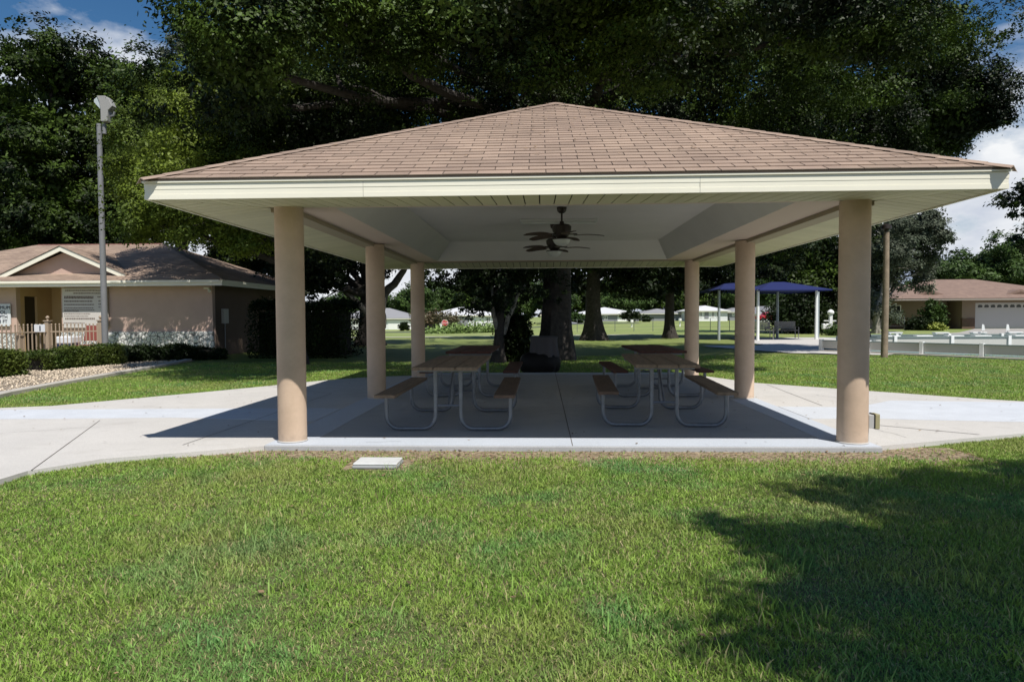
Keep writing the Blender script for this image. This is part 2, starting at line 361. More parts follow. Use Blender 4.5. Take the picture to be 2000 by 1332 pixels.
# path to the shade canopies, service road, driveways
def sheet(name, poly, m, dz=0.02, th=0.0):
    n = len(poly); V_ = []
    me_ = MB(); me_.add([(x, y, float(hill(x, y))+dz) for x, y in poly], [tuple(range(n))])
    return part(name, me_, m)
struct(sheet('canopy_path', [P(1385,676,29.5).xy, (8.9,24.6), (11.6,23.2), (12.6,24.3), (10.9,26.6), (13.5,33.0), (16.6,36.0), (16.6,40.6), (11.2,40.6), (10.6,36.0), (9.9,30.6), (7.2,30.6)], M_walk, 0.03))
struct(sheet('far_path', [(-60,43.5),(-10,45.0),(7.6,47.2),(8,48.3),(-10,46.2),(-60,44.8)], M_walk, 0.03))
M_asph = mat('asphalt', (0.10,0.10,0.105), 0.9, var=0.25, scale=3, bump=0.3)
def strip(name, x0, x1, y0, y1, m, dz):
    xs = np.linspace(x0, x1, 40); V_ = []; F_ = []
    for i, x in enumerate(xs):
        for y in np.linspace(y0, y1, 4): V_.append((x, y, float(hill(x, y))+dz))
    for i in range(39):
        for j in range(3): a_ = i*4+j; F_.append((a_, a_+4, a_+5, a_+1))
    return part(name, MB().add(V_, F_), m)
struct(strip('road', -70, 16, 108, 115, M_asph, 0.05))
# gravel bed with its kerb
GR = [(-9.75,11.9),(-10.05,13.8),(-10.42,16.49),(-10.75,18.9),(-11.2,21.6),(-21,21.6),(-19,15.4),(-16,12.5),(-12,11.2)]
struct(sheet('gravel_bed', GR, mat('gravel_base', (0.34,0.29,0.23), 0.95, col2=(0.2,0.16,0.12), scale=30), 0.018))
kb = MB(); kp = [(-9.2,9.9),(-9.55,11.2),(-9.8,12.0),(-10.12,13.8),(-10.5,16.49),(-10.8,18.8),(-11.3,21.3)]
for (x0,y0),(x1,y1) in zip(kp[:-1], kp[1:]):
    d = Vector((x1-x0,y1-y0,0)).normalized(); n = Vector((-d.y,d.x,0))
    kb.obox(((x0+x1)/2,(y0+y1)/2,-0.02), d, n, (0,0,1), math.hypot(x1-x0,y1-y0)/2+0.01, 0.11, 0.045)
struct(part('kerb', kb, M_kerb, bevel=0.01))
g = np.random.default_rng(3); n = 9000
x = g.uniform(-15.5,-9.8,n); y = g.uniform(11.3,21.3,n); k = in_poly(x,y,GR); x = x[k]; y = y[k]; n = len(x); s = g.uniform(0.014,0.036,n)*(0.7+0.03*y)
oc = np.array([(1,0,0),(0,1,0),(-1,0,0),(0,-1,0),(0,0,0.8),(0,0,-0.8)]); th = g.uniform(0,6.28,n)
rx = np.stack([np.cos(th),np.sin(th)],1); V = np.empty((n,6,3))
V[:,:,0] = x[:,None]+s[:,None]*(oc[:,0]*rx[:,:1]-oc[:,1]*rx[:,1:]*0.75); V[:,:,1] = y[:,None]+s[:,None]*(oc[:,0]*rx[:,1:]+oc[:,1]*rx[:,:1]*0.75)
V[:,:,2] = -0.03+s[:,None]*oc[:,2]*0.8+0.01
F0 = np.array([(0,1,4),(1,2,4),(2,3,4),(3,0,4),(1,0,5),(2,1,5),(3,2,5),(0,3,5)])
o = np_mesh('gravel', V.reshape(-1,3), (F0[None]+np.arange(n)[:,None,None]*6).reshape(-1,3), None, mat('gravel_stone', (0.48,0.40,0.30), 0.85, island=0.5)); stuff(o)
# ------------------------------------------------------------------ grass blades
def blades(x, y, ln, wd, seed, z=None, lean=1.35):
    g = np.random.default_rng(seed); n = len(x); z = hill(x, y)-0.004 if z is None else z
    a = g.uniform(0, 2*np.pi, n); dx, dy = np.cos(a), np.sin(a); L_ = ln*g.uniform(0.5, 1.45, n); W = wd*g.uniform(0.6, 1.3, n)
    b_ = g.uniform(0, 2*np.pi, n); tx, ty = np.cos(b_), np.sin(b_); l1 = g.uniform(0.05, 0.5, n)*lean; l2 = l1+g.uniform(0.2, 0.75, n)*lean
    h1 = L_*0.5*np.cos(l1); h2 = h1+L_*0.5*np.cos(np.minimum(l2, 1.5)); o1 = L_*0.5*np.sin(l1); o2 = o1+L_*0.5*np.sin(l2)
    V = np.empty((n,5,3))
    V[:,0] = np.stack([x-dx*W/2, y-dy*W/2, z], 1); V[:,1] = np.stack([x+dx*W/2, y+dy*W/2, z], 1)
    V[:,2] = np.stack([x+tx*o1+dx*W*.42, y+ty*o1+dy*W*.42, z+h1], 1); V[:,3] = np.stack([x+tx*o1-dx*W*.42, y+ty*o1-dy*W*.42, z+h1], 1)
    V[:,4] = np.stack([x+tx*o2, y+ty*o2, z+h2], 1)
    k = np.arange(n)[:,None]*5
    F = np.concatenate([k+np.array([[0,1,2]]), k+np.array([[0,2,3]]), k+np.array([[3,2,4]])], 1).reshape(-1,3)
    return V.reshape(-1,3), F
def lump(x, y, s, ph):
    return (np.sin(x*s+ph)+np.sin(y*s*1.3+ph*2)+np.sin((x+y)*s*0.7+ph*3)+np.sin((x-y)*s*1.9+ph))/4
HARD = [WALK_L, WALK_R, GR, [(SX0,SY0),(SX1,SY0),(SX1,SY1),(SX0,SY1)]]
def field(n, xf, y0, y1, pw, seed, ln, wd, soil=False):
    g = np.random.default_rng(seed); u = g.random(n); y = (y0**pw+(y1**pw-y0**pw)*u)**(1/pw); lo, hi = xf(y); x = lo+(hi-lo)*g.random(n)
    k = np.ones(n, bool)
    ex, ey = x+g.normal(0, 0.012, n), y+g.normal(0, 0.012, n)
    for p_ in HARD: k &= ~in_poly(ex, ey, p_)
    if soil:
        d = np.clip((y-6.46-0.14*lump(x, y, 4, 1.3)-0.10*lump(x, y, 11, 0.4))/0.30, 0, 1)*((x > -3.7) & (x < 4.3))
        k &= g.random(n) > d*0.93
        k &= ~((x > -1.86) & (x < -1.24) & (y > 6.13) & (y < 6.62))
    x, y = x[k], y[k]; hh = ln*(1+0.35*lump(x, y, 2.3, 0.7)+0.2*lump(x, y, 7, 2.1))
    return blades(x, y, hh, wd*(0.75+0.09*y), seed+1)
V, F = field(580000, lambda y: (-0.80*y-0.5, 0.76*y+0.6), 2.0, 9.4, 1.15, 11, 0.035, 0.0056, True)
o = np_mesh('grass', V, F, None, M_blade); stuff(o)
V, F = field(90000, lambda y: (-0.85*y-0.5, np.where(y < 13, -4.2, -2.9)), 9.6, 20.5, 1.0, 21, 0.042, 0.006)
o = np_mesh('grass', V, F, None, M_blade); stuff(o)
V, F = field(120000, lambda y: (np.where(y < 16.2, 3.5, -2.9), 0.78*y+0.8), 10.6, 23.5, 1.0, 31, 0.042, 0.006)
o = np_mesh('grass', V, F, None, M_blade); stuff(o)
g = np.random.default_rng(77); cxy = []
for i in range(150):
    x0_, y0_ = g.uniform(-3.6, 4.2), g.uniform(2.2, 6.2)
    if lump(np.array([x0_]), np.array([y0_]), 1.1, 2.2)[0] > -0.05 or (x0_ > 1.0 and y0_ < 4): cxy.append(np.stack([g.normal(x0_, 0.09, 46), g.normal(y0_, 0.07, 46)], 1))
cxy = np.concatenate(cxy); V, F = blades(cxy[:,0], cxy[:,1], np.full(len(cxy), 0.085), np.full(len(cxy), 0.0085), 78, lean=1.0)
o = np_mesh('grass', V, F, None, M_blade); stuff(o)
def litter(n, xr, yr, seed, z, ok):
    g = np.random.default_rng(seed); x = g.uniform(*xr, n); y = g.uniform(*yr, n); k = ok(x, y); x, y = x[k], y[k]; n = len(x)
    a = g.uniform(0, 6.28, n); s_ = g.uniform(0.010, 0.026, n); u = np.stack([np.cos(a), np.sin(a), g.uniform(-.25,.25,n)], 1)*s_[:,None]; v = np.stack([-np.sin(a), np.cos(a), g.uniform(-.3,.3,n)], 1)*s_[:,None]*0.5
    c = np.stack([x, y, np.full(n, z)+s_*0.45], 1); V = np.stack([c-u, c+v, c+u, c-v], 1).reshape(-1,3); return V, np.arange(n*4).reshape(-1,4)
M_lit = mat('dead_leaves', (0.20,0.13,0.07), 0.8, island=0.6)
V, F = litter(420, (-8,9), (6.9,16), 5, 0.002, lambda x, y: in_poly(x,y,WALK_L)|in_poly(x,y,WALK_R)|((x>SX0)&(x<SX1)&(y>SY0)&(y<SY1))); V2, F2 = litter(900, (-4,4.4), (6.45,7.08), 6, -0.05, lambda x, y: x > -9)
V3, F3 = litter(130, (-4,4.4), (2.2,6.4), 8, -0.035, lambda x, y: x > -9)
o = np_mesh('fallen_leaves', np.concatenate([V, V2, V3]), np.concatenate([F, F2+len(V), F3+len(V)+len(V2)]), None, M_lit); stuff(o)
# ================================================================== PAVILION
XL, XR, Y1, YM, Y2, H = -2.73, 3.302, 7.322, 11.16, 15.02, 2.547
eL, eR, Y0, Y3, HE = -3.67, 4.12, 6.20, 15.90, 2.462
HW = (eR-eL)/2; CXR = (eL+eR)/2; ZE = 2.660; ZA = 4.475
M_col = mat('stucco_tan', (0.63,0.475,0.35), 0.9, var=0.08, scale=3, bump=0.35, bscale=160)
def splash(m):
    N = m.node_tree.nodes; L = m.node_tree.links; b = N['Principled BSDF']; src = b.inputs['Base Color'].links[0].from_socket
    g_ = N.new('ShaderNodeNewGeometry'); sp = N.new('ShaderNodeSeparateXYZ'); L.new(g_.outputs['Position'], sp.inputs[0]); n = N.new('ShaderNodeTexNoise'); n.inputs['Scale'].default_value = 11; n.inputs['Detail'].default_value = 7; L.new(g_.outputs['Position'], n.inputs['Vector'])
    q = N.new('ShaderNodeMath'); q.operation = 'MULTIPLY_ADD'; q.inputs[1].default_value = -2.2; L.new(sp.outputs['Z'], q.inputs[0]); L.new(n.outputs['Fac'], q.inputs[2])
    r = N.new('ShaderNodeValToRGB'); r.color_ramp.elements[0].position = 0.30; r.color_ramp.elements[1].position = 0.62; r.color_ramp.elements[1].color = (0.55,0.55,0.55,1); L.new(q.outputs[0], r.inputs['Fac'])
    n3 = N.new('ShaderNodeTexNoise'); n3.inputs['Scale'].default_value = 1.7; n3.inputs['Detail'].default_value = 8; n3.inputs['Roughness'].default_value = 0.7; L.new(g_.outputs['Position'], n3.inputs['Vector'])
    r3 = N.new('ShaderNodeValToRGB'); r3.color_ramp.elements[0].position = 0.35; r3.color_ramp.elements[0].color = (0.86,0.85,0.84,1); r3.color_ramp.elements[1].position = 0.6; L.new(n3.outputs['Fac'], r3.inputs['Fac'])
    x0 = N.new('ShaderNodeMix'); x0.data_type = 'RGBA'; x0.blend_type = 'MULTIPLY'; x0.inputs[0].default_value = 1; L.new(src, x0.inputs[6]); L.new(r3.outputs[0], x0.inputs[7])
    x = N.new('ShaderNodeMix'); x.data_type = 'RGBA'; L.new(r.outputs[0], x.inputs[0]); L.new(x0.outputs[2], x.inputs[6]); x.inputs[7].default_value = (0.33,0.25,0.19,1); L.new(x.outputs[2], b.inputs['Base Color'])
splash(M_col)
M_fas = mat('cream_aluminium', (0.86,0.83,0.69), 0.45, var=0.06, scale=1.5)
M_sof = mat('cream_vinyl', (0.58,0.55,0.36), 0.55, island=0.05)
M_beam = mat('beam_wrap', (0.34,0.28,0.19), 0.55)
M_band2 = mat('ceiling_band', (0.60,0.48,0.38), 0.7)
M_ceil = mat('ceiling_paint', (0.64,0.61,0.56), 0.8, var=0.08, scale=1.2)
M_dark = mat('dark_gap', (0.03,0.027,0.022), 0.9)
M_shing = mat('asphalt_shingle', (0.37,0.275,0.208), 0.95, col2=(0.275,0.20,0.155), scale=1.4, island=0.13, bump=0.6, bscale=220)
M_under = mat('shingle_underlayer', (0.085,0.062,0.05), 0.95)  # dark layer under the tabs, seen through their gaps
def shingle_slope(mb, under, O, u, v, W, hmax, pitch, z0, ex=0.145, tw=0.333, gap=0.010, hipL=1.0, hipR=1.0, seed=1, jit=0.0):
    """one roof slope laid in courses of separate tabs; hipL/hipR: how fast the ends draw in (0 = plain rake)"""
    g = random.Random(seed); O = Vector(O); u = Vector(u); v = Vector(v); c, s = math.cos(pitch), math.sin(pitch)
    n = (Vector((0,0,1))*c-v*s); up = v*c+Vector((0,0,1))*s; L_ = hmax/c; rows = int(L_/ex)+1
    def pt(a, q, h): return O+u*a+up*q+n*h+Vector((0,0,z0))
    k = [pt(0,0,0), pt(W,0,0), pt(W-hipR*hmax, L_, 0), pt(hipL*hmax, L_, 0)]
    under.add(k, [(0,1,2,3)])
    for i in range(rows):
        q0, q1 = i*ex, min((i+1)*ex+0.004, L_)
        if q1-q0 < 0.02: continue
        l0, r0 = hipL*q0*c, W-hipR*q0*c; l1, r1 = hipL*q1*c, W-hipR*q1*c
        a = (-0.5 if i % 2 else 0)*tw-tw+g.uniform(-jit, jit)
        while a < W:
            a0, a1 = a+gap/2, a+tw-gap/2
            x0, x1 = max(a0, l0), min(a1, r0); y0_, y1_ = max(a0, l1), min(a1, r1)
            if x1-x0 > 0.01:
                if y1_ < y0_: y0_ = y1_ = min(max((y0_+y1_)/2, l1), r1)
                h = 0.010+g.uniform(0, 0.002)
                vs = [pt(x0,q0,0.001), pt(x1,q0,0.001), pt(x1,q0,h), pt(x0,q0,h), pt(y1_,q1,0.003), pt(y0_,q1,0.003), pt(x0,q0+.002,0.001), pt(x1,q0+.002,0.001)]
                mb.add(vs[:6], [(0,1,2,3), (3,2,4,5), (1,4,2), (0,3,5)])
            a += tw
def hip_cap(mb, a, b, w=0.13, seg=0.2):
    a = Vector(a); b = Vector(b); d = b-a; n = max(1, int(d.length/seg)); dn = d.normalized(); side = Vector((-dn.y, dn.x, 0)).normalized()
    for i in range(n):
        p0 = a+d*(i/n); p1 = a+d*((i+1.15)/n); dr = Vector((0,0,-w*0.42)) if abs(dn.z) < 0.05 else Vector((0,0,-w*0.30))
        h0, h1 = Vector((0,0,0.017)), Vector((0,0,0.010))
        vs = [p0+side*w+dr+h0, p0+h0, p0-side*w+dr+h0, p1-side*w+dr+h1, p1+h1, p1+side*w+dr+h1, p0+side*w+dr+h0*0.4, p0+h0*0.4, p0-side*w+dr+h0*0.4]
        mb.add(vs, [(0,1,4,5), (1,2,3,4), (6,7,1,0), (7,8,2,1)])
pav = thing('pavilion', (CXR, 11.2, 0), 'open picnic pavilion with hipped brown shingle roof on six round tan columns', 'pavilion')
for (x, y) in ((XL,Y1),(XR,Y1),(XL,YM),(XR,YM),(XL,Y2),(XR,Y2)):
    mb = MB().lathe([(0.153,0.0),(0.153,0.5),(0.153,1.6),(0.153,H-0.004)], 40, (x,y,0)); cl_ = part('column', mb, M_col, pav, smooth=True); part('base_seal', MB().lathe([(0.160,-0.001 if y < 7 else 0.001),(0.163,0.008),(0.155,0.018)], 40, (x,y,0.004)), mat('seal_grey', (0.45,0.43,0.40), 0.9), cl_, smooth=True)
pitch = math.atan((ZA-ZE)/HW)
mb, ub = MB(), MB(); E_ = 0.022; W_ = eR-eL+2*E_; D_ = Y3-Y0+2*E_; hw = W_/2
shingle_slope(mb, ub, (eL-E_,Y0-E_,ZE-0.02), (1,0,0), (0,1,0), W_, hw, pitch, 0.0, seed=1, ex=0.139, tw=0.312)
shingle_slope(mb, ub, (eR+E_,Y0-E_,ZE-0.02), (0,1,0), (-1,0,0), D_, hw, pitch, 0.0, seed=2, ex=0.139, tw=0.312)
shingle_slope(mb, ub, (eR+E_,Y3+E_,ZE-0.02), (-1,0,0), (0,-1,0), W_, hw, pitch, 0.0, seed=3, ex=0.139, tw=0.312)
shingle_slope(mb, ub, (eL-E_,Y3+E_,ZE-0.02), (0,-1,0), (1,0,0), D_, hw, pitch, 0.0, seed=4, ex=0.139, tw=0.312)
ub.box(eL-E_+0.004, eR+E_-0.004, Y0-E_+0.004, Y0+0.02, ZE-0.034, ZE-0.021); ub.box(eL-E_+0.004, eR+E_-0.004, Y3-0.02, Y3+E_-0.004, ZE-0.034, ZE-0.021)
ub.box(eL-E_+0.004, eL+0.02, Y0+0.022, Y3-0.022, ZE-0.034, ZE-0.021); ub.box(eR-0.02, eR+E_-0.004, Y0+0.022, Y3-0.022, ZE-0.034, ZE-0.021)
rf = part('roof', ub, M_under, pav)
part('shingles', mb, M_shing, rf)
hc = MB(); zr = ZE-0.02+hw*math.tan(pitch); A_ = (CXR, Y0-E_+hw, zr); B_ = (CXR, Y3+E_-hw, zr)
for c_, t_ in (((eL-E_,Y0-E_,ZE-0.02),A_), ((eR+E_,Y0-E_,ZE-0.02),A_), ((eL-E_,Y3+E_,ZE-0.02),B_), ((eR+E_,Y3+E_,ZE-0.02),B_), (A_,B_)): hip_cap(hc, c_, t_)
part('hip_cap', hc, M_shing, rf)
fb = MB()
def frame_ring(mb, x0, x1, y0, y1, t, z0, z1):      # mitred ring, t thick, inwards
    mb.add([(x0,y0,z0),(x1,y0,z0),(x1,y1,z0),(x0,y1,z0),(x0,y0,z1),(x1,y0,z1),(x1,y1,z1),(x0,y1,z1),
            (x0+t,y0+t,z0),(x1-t,y0+t,z0),(x1-t,y1-t,z0),(x0+t,y1-t,z0),(x0+t,y0+t,z1),(x1-t,y0+t,z1),(x1-t,y1-t,z1),(x0+t,y1-t,z1)],
           [(0,1,5,4),(1,2,6,5),(2,3,7,6),(3,0,4,7),(9,8,12,13),(10,9,13,14),(11,10,14,15),(8,11,15,12),
            (1,0,8,9),(2,1,9,10),(3,2,10,11),(0,3,11,8),(4,5,13,12),(5,6,14,13),(6,7,15,14),(7,4,12,15)])
frame_ring(fb, eL, eR, Y0, Y3, 0.02, HE-0.004, HE+0.040); frame_ring(fb, eL+0.003, eR-0.003, Y0+0.003, Y3-0.003, 0.016, HE+0.040, HE+0.088)
frame_ring(fb, eL, eR, Y0, Y3, 0.02, HE+0.088, HE+0.138); frame_ring(fb, eL-0.014, eR+0.014, Y0-0.014, Y3+0.014, 0.02, HE+0.146, HE+0.180)
frame_ring(fb, eL+0.006, eR-0.006, Y0+0.006, Y3-0.006, 0.012, HE+0.138, HE+0.146)
fa = part('fascia', fb, M_fas, pav)
sl = MB()
for xx in (eL+2.05, eL+5.1): part('joint_strip', MB().box(xx, xx+0.004, Y0-0.0015, Y0+0.001, HE-0.002, HE+0.137), mat('joint_grey', (0.45,0.44,0.38), 0.6), fa)
bL, bR, Yb0, Yb1 = XL-0.21, XR+0.21, 7.34, 15.12
sf, bk = MB(), MB()
def tq(x, y):                                   # 0 at the eave, 1 at the beam line: the soffit rises inwards
    a = (x-eL)/(bL-eL) if x < bL else ((eR-x)/(eR-bR) if x > bR else 9)
    b = (y-Y0)/(Yb0-Y0) if y < Yb0 else ((Y3-y)/(Y3-Yb1) if y > Yb1 else 9)
    return max(0, min(1, a, b))
def zq(x, y): return HE+0.006+(H+0.004-HE-0.006)*tq(x, y)
cr = [(eL+.021,Y0+.021),(eR-.021,Y0+.021),(eR-.021,Y3-.021),(eL+.021,Y3-.021),(bL,Yb0-.004),(bR,Yb0-.004),(bR,Yb1+.004),(bL,Yb1+.004)]
bk.add([(x,y,zq(x,y)+0.012) for x, y in cr], [(1,0,4,5),(2,1,5,6),(3,2,6,7),(0,3,7,4)])
g = random.Random(4)
def quad_plank(p): sf.add([(x, y, zq(x,y)) for x, y in p]+[(x, y, zq(x,y)+0.008) for x, y in p], [(3,2,1,0),(4,5,6,7),(0,1,5,4),(1,2,6,5),(2,3,7,6),(3,0,4,7)])
pw = 0.152; x = eL+0.022
def lim(x, y_out, y_in):
    t = min((x-eL)/(bL-eL), (eR-x)/(eR-bR), 1.0); return y_out+(y_in-y_out)*max(t, 0)
while x < eR-0.03:
    x1 = min(x+pw-0.012, eR-0.022); sh = 0.016 if g.random() < 0.4 else 0.004
    for yo, yi, d in ((Y0, Yb0, 0.022), (Y3, Yb1, -0.022)):
        e_ = sh if yo == Y0 else -0.004
        pts = [(x,yo+d),(x1,yo+d),(x1,lim(x1,yo,yi)-e_),(x,lim(x,yo,yi)-e_)]
        quad_plank(pts if yo == Y0 else pts[::-1])
    x += pw
def limy(y, x_out, x_in):
    t = min((y-Y0)/(Yb0-Y0), (Y3-y)/(Y3-Yb1), 1.0); return x_out+(x_in-x_out)*max(t, 0)
y = Y0+0.04
while y < Y3-0.05:
    y1 = min(y+pw-0.009, Y3-0.025)
    quad_plank([(eL+0.022,y),(limy(y,eL,bL)-0.004,y),(limy(y1,eL,bL)-0.004,y1),(eL+0.022,y1)])
    quad_plank([(limy(y,eR,bR)+0.004,y),(eR-0.022,y),(eR-0.022,y1),(limy(y1,eR,bR)+0.004,y1)])
    y += pw
so = part('soffit', sf, M_sof, pav); part('soffit_backing', bk, M_dark, so)
bm = MB(); bm.box(bL+0.002, XL+0.02, Yb0, Yb1, H-0.045, H+0.05); bm.box(XR-0.02, bR-0.002, Yb0, Yb1, H-0.045, H+0.05); bm.box(XL+0.022, XR-0.022, 14.88, Yb1, H-0.012, H+0.05)
part('beam', bm, M_beam, pav, bevel=0.006)
cX0, cX1, fX0, fX1 = -2.25, 2.72, -1.88, 2.42; cy0, cy1, fy0, fy1 = 7.42, 14.80, 8.05, 14.15; zc = 2.90
c1 = MB(); zz = H+0.008
c1.add([(XL+0.022,Yb0+0.0,zz),(XR-0.022,Yb0+0.0,zz),(XR-0.022,14.878,zz),(XL+0.022,14.878,zz),(cX0,cy0,zz),(cX1,cy0,zz),(cX1,cy1,zz),(cX0,cy1,zz)], [(1,0,4,5),(2,1,5,6),(3,2,6,7),(0,3,7,4)])
part('ceiling_border', c1, M_band2, pav)
c2 = MB().add([(cX0,cy0,zz),(cX1,cy0,zz),(cX1,cy1,zz),(cX0,cy1,zz),(fX0,fy0,zc),(fX1,fy0,zc),(fX1,fy1,zc),(fX0,fy1,zc)], [(1,0,4,5),(2,1,5,6),(3,2,6,7),(0,3,7,4),(5,4,7,6)])
part('ceiling', c2, M_ceil, pav)
ob = MB().box(XR+0.150, XR+0.205, Y1-0.05, Y1+0.06, 0.16, 0.30); obx = part('outlet_box', ob, mat('galvanised', (0.5,0.5,0.49), 0.5, metal=0.3), pav, bevel=0.004)
part('cover', MB().box(XR+0.213, XR+0.262, Y1-0.058, Y1+0.068, 0.15, 0.31), mat('khaki_plastic', (0.33,0.30,0.17), 0.5), obx, bevel=0.008)
part('gasket', MB().box(XR+0.2052, XR+0.2128, Y1-0.055, Y1+0.065, 0.155, 0.312), M_dark, obx)
part('conduit', MB().tube([(XR+0.16,Y1-0.01,0.0),(XR+0.16,Y1-0.01,0.16)], 0.009, 8), mat('galvanised', (0.5,0.5,0.49), 0.5), obx)
g = np.random.default_rng(51); n = 170; h_ = g.random(n)**0.6*HW*0.96; xq = eL+h_+g.random(n)*np.maximum(eR-eL-2*h_, 0.01); yq = Y0+h_; zq_ = ZE-0.005+(h_+0.02)*math.tan(pitch)+0.012
a_ = g.uniform(0, 6.28, n); s_ = g.uniform(0.012, 0.030, n); uu = np.stack([np.cos(a_), np.sin(a_)*0.9, np.sin(a_)*0.42], 1)*s_[:,None]; vv = np.stack([-np.sin(a_), np.cos(a_)*0.9, np.cos(a_)*0.42], 1)*s_[:,None]*0.5; c_ = np.stack([xq, yq, zq_], 1)
o = np_mesh('fallen_leaves', np.stack([c_-uu, c_+vv, c_+uu, c_-vv], 1).reshape(-1,3), np.arange(n*4).reshape(-1,4), None, M_lit); stuff(o)
# ---- ceiling fans
M_bronze = mat('dark_bronze', (0.030,0.022,0.018), 0.45, metal=0.4); M_blade2 = mat('fan_blade_wood', (0.075,0.045,0.022), 0.6, var=0.4, scale=20); M_glass = mat('frosted_glass', (0.75,0.77,0.72), 0.35, transl=0.35)
def fan(x, y, rot, label):
    t = thing('ceiling_fan', (x, y, zc), label, 'ceiling fan', 'ceiling fans under the pavilion roof', rot)
    part('canopy', MB().lathe([(0.035,-0.085),(0.062,-0.06),(0.070,-0.02),(0.070,0.0)], 20), M_bronze, t, smooth=True, local=True)
    part('downrod', MB().lathe([(0.013,-0.22),(0.013,-0.08)], 10), M_bronze, t, smooth=True, local=True)
    part('motor_housing', MB().lathe([(0.06,-0.45),(0.075,-0.43),(0.10,-0.40),(0.135,-0.33),(0.138,-0.275),(0.11,-0.25),(0.035,-0.235),(0.028,-0.20)], 28), M_bronze, t, smooth=True, local=True)
    for i in range(5):
        a = 2*math.pi*i/5; mb = MB(); u = Vector((math.cos(a), math.sin(a), 0)); v = Vector((-math.sin(a), math.cos(a), 0))
        n = 12; prof = [0.025,0.045,0.066,0.08,0.088,0.091,0.091,0.089,0.085,0.08,0.073,0.062,0.042]
        tp, bt = [], []
        for j in range(n+1):
            q = j/n; r_ = 0.17+0.43*q; z = -0.400+0.012*math.sin(math.pi*q)-0.014*q*q
            for s_ in (-1, 1):
                tp.append(u*r_+v*prof[j]*s_*0.95+Vector((0,0,z+0.14*prof[j]*s_))); bt.append(tp[-1]-Vector((0,0,0.007)))
        m_ = len(tp); fs = [(2*j, 2*j+1, 2*j+3, 2*j+2) for j in range(n)]+[(m_+2*j+2, m_+2*j+3, m_+2*j+1, m_+2*j) for j in range(n)]
        fs += [(2*j+2, 2*j, m_+2*j, m_+2*j+2)[::-1] for j in range(n)]+[(2*j+1, 2*j+3, m_+2*j+3, m_+2*j+1)[::-1] for j in range(n)]
        bl = part('blade', mb.add(tp+bt, fs), M_blade2, t, smooth=True, local=True)
        part('blade_arm', MB().obox(u*0.15+Vector((0,0,-0.385)), u, v, (0,0,1), 0.07, 0.018, 0.006), M_bronze, bl, local=True)
    part('light_bowl', MB().lathe([(0.05,-0.545),(0.085,-0.53),(0.11,-0.50),(0.128,-0.462)], 24), M_glass, t, smooth=True, local=True)
    part('light_ring', MB().lathe([(0.07,-0.46),(0.135,-0.46),(0.14,-0.45),(0.06,-0.44)], 24), M_bronze, t, smooth=True, local=True)
    return t
fan(0.305, 9.75, R(-6), 'bronze ceiling fan with brown leaf-shaped blades, the one nearer the front eave')
fan(0.235, 11.55, R(-3), 'bronze ceiling fan hanging lower in view, behind the front fan')
t = thing('strip_light', (P(1091,430,11.0).x, 10.95, zc), 'long thin fluorescent strip light fixed to the ceiling behind the front fan', 'light fixture')
part('housing', MB().box(-0.62,0.62,-0.06,0.06,-0.045,-0.001), mat('white_enamel', (0.55,0.55,0.52), 0.5), t, local=True, bevel=0.004)
part('diffuser', MB().box(-0.60,0.60,-0.045,0.045,-0.075,-0.0455), M_glass, t, local=True, bevel=0.01)
# ---- picnic tables
M_steel = mat('galvanised_pipe', (0.22,0.235,0.26), 0.45, metal=0.5, var=0.25, scale=12)
def wood(name, a, b):
    m = mat(name, a, 0.8, col2=b, scale=5, bump=0.5, bscale=24, island=0.12); N = m.node_tree.nodes; L = m.node_tree.links
    mp_ = N.new('ShaderNodeMapping'); mp_.inputs['Scale'].default_value = (6.0, 0.45, 6.0); tc_ = [n for n in N if n.type == 'TEX_COORD'][0]; L.new(tc_.outputs['Object'], mp_.inputs['Vector'])
    for n in N:
        if n.type == 'TEX_NOISE': L.new(mp_.outputs[0], n.inputs['Vector'])
    return m
M_w1 = wood('weathered_board', (0.25,0.18,0.12), (0.135,0.095,0.065)); M_w2 = wood('stained_board', (0.085,0.028,0.019), (0.05,0.018,0.013)); M_w3 = wood('rusty_stained_board', (0.135,0.085,0.058), (0.08,0.052,0.037))
def upipe(mb, y, s):
    pts = []
    def arc(cx, cz, r, a0, a1):
        for i in range(7):
            a = R(a0+(a1-a0)*i/6); pts.append((cx+r*math.cos(a), y, cz+r*math.sin(a)))
    r, zf = 0.15, 0.026
    pts.append((-0.74, y, 0.42)); arc(-0.74+r, zf+r, r, 180, 270); arc(-0.15-r, zf+r, r, 270, 360); pts.append((-0.15, y, 0.70))
    mb.tube([(x*s*-1 if s > 0 else x, yy, z) for x, yy, z in pts], 0.0245, 12)
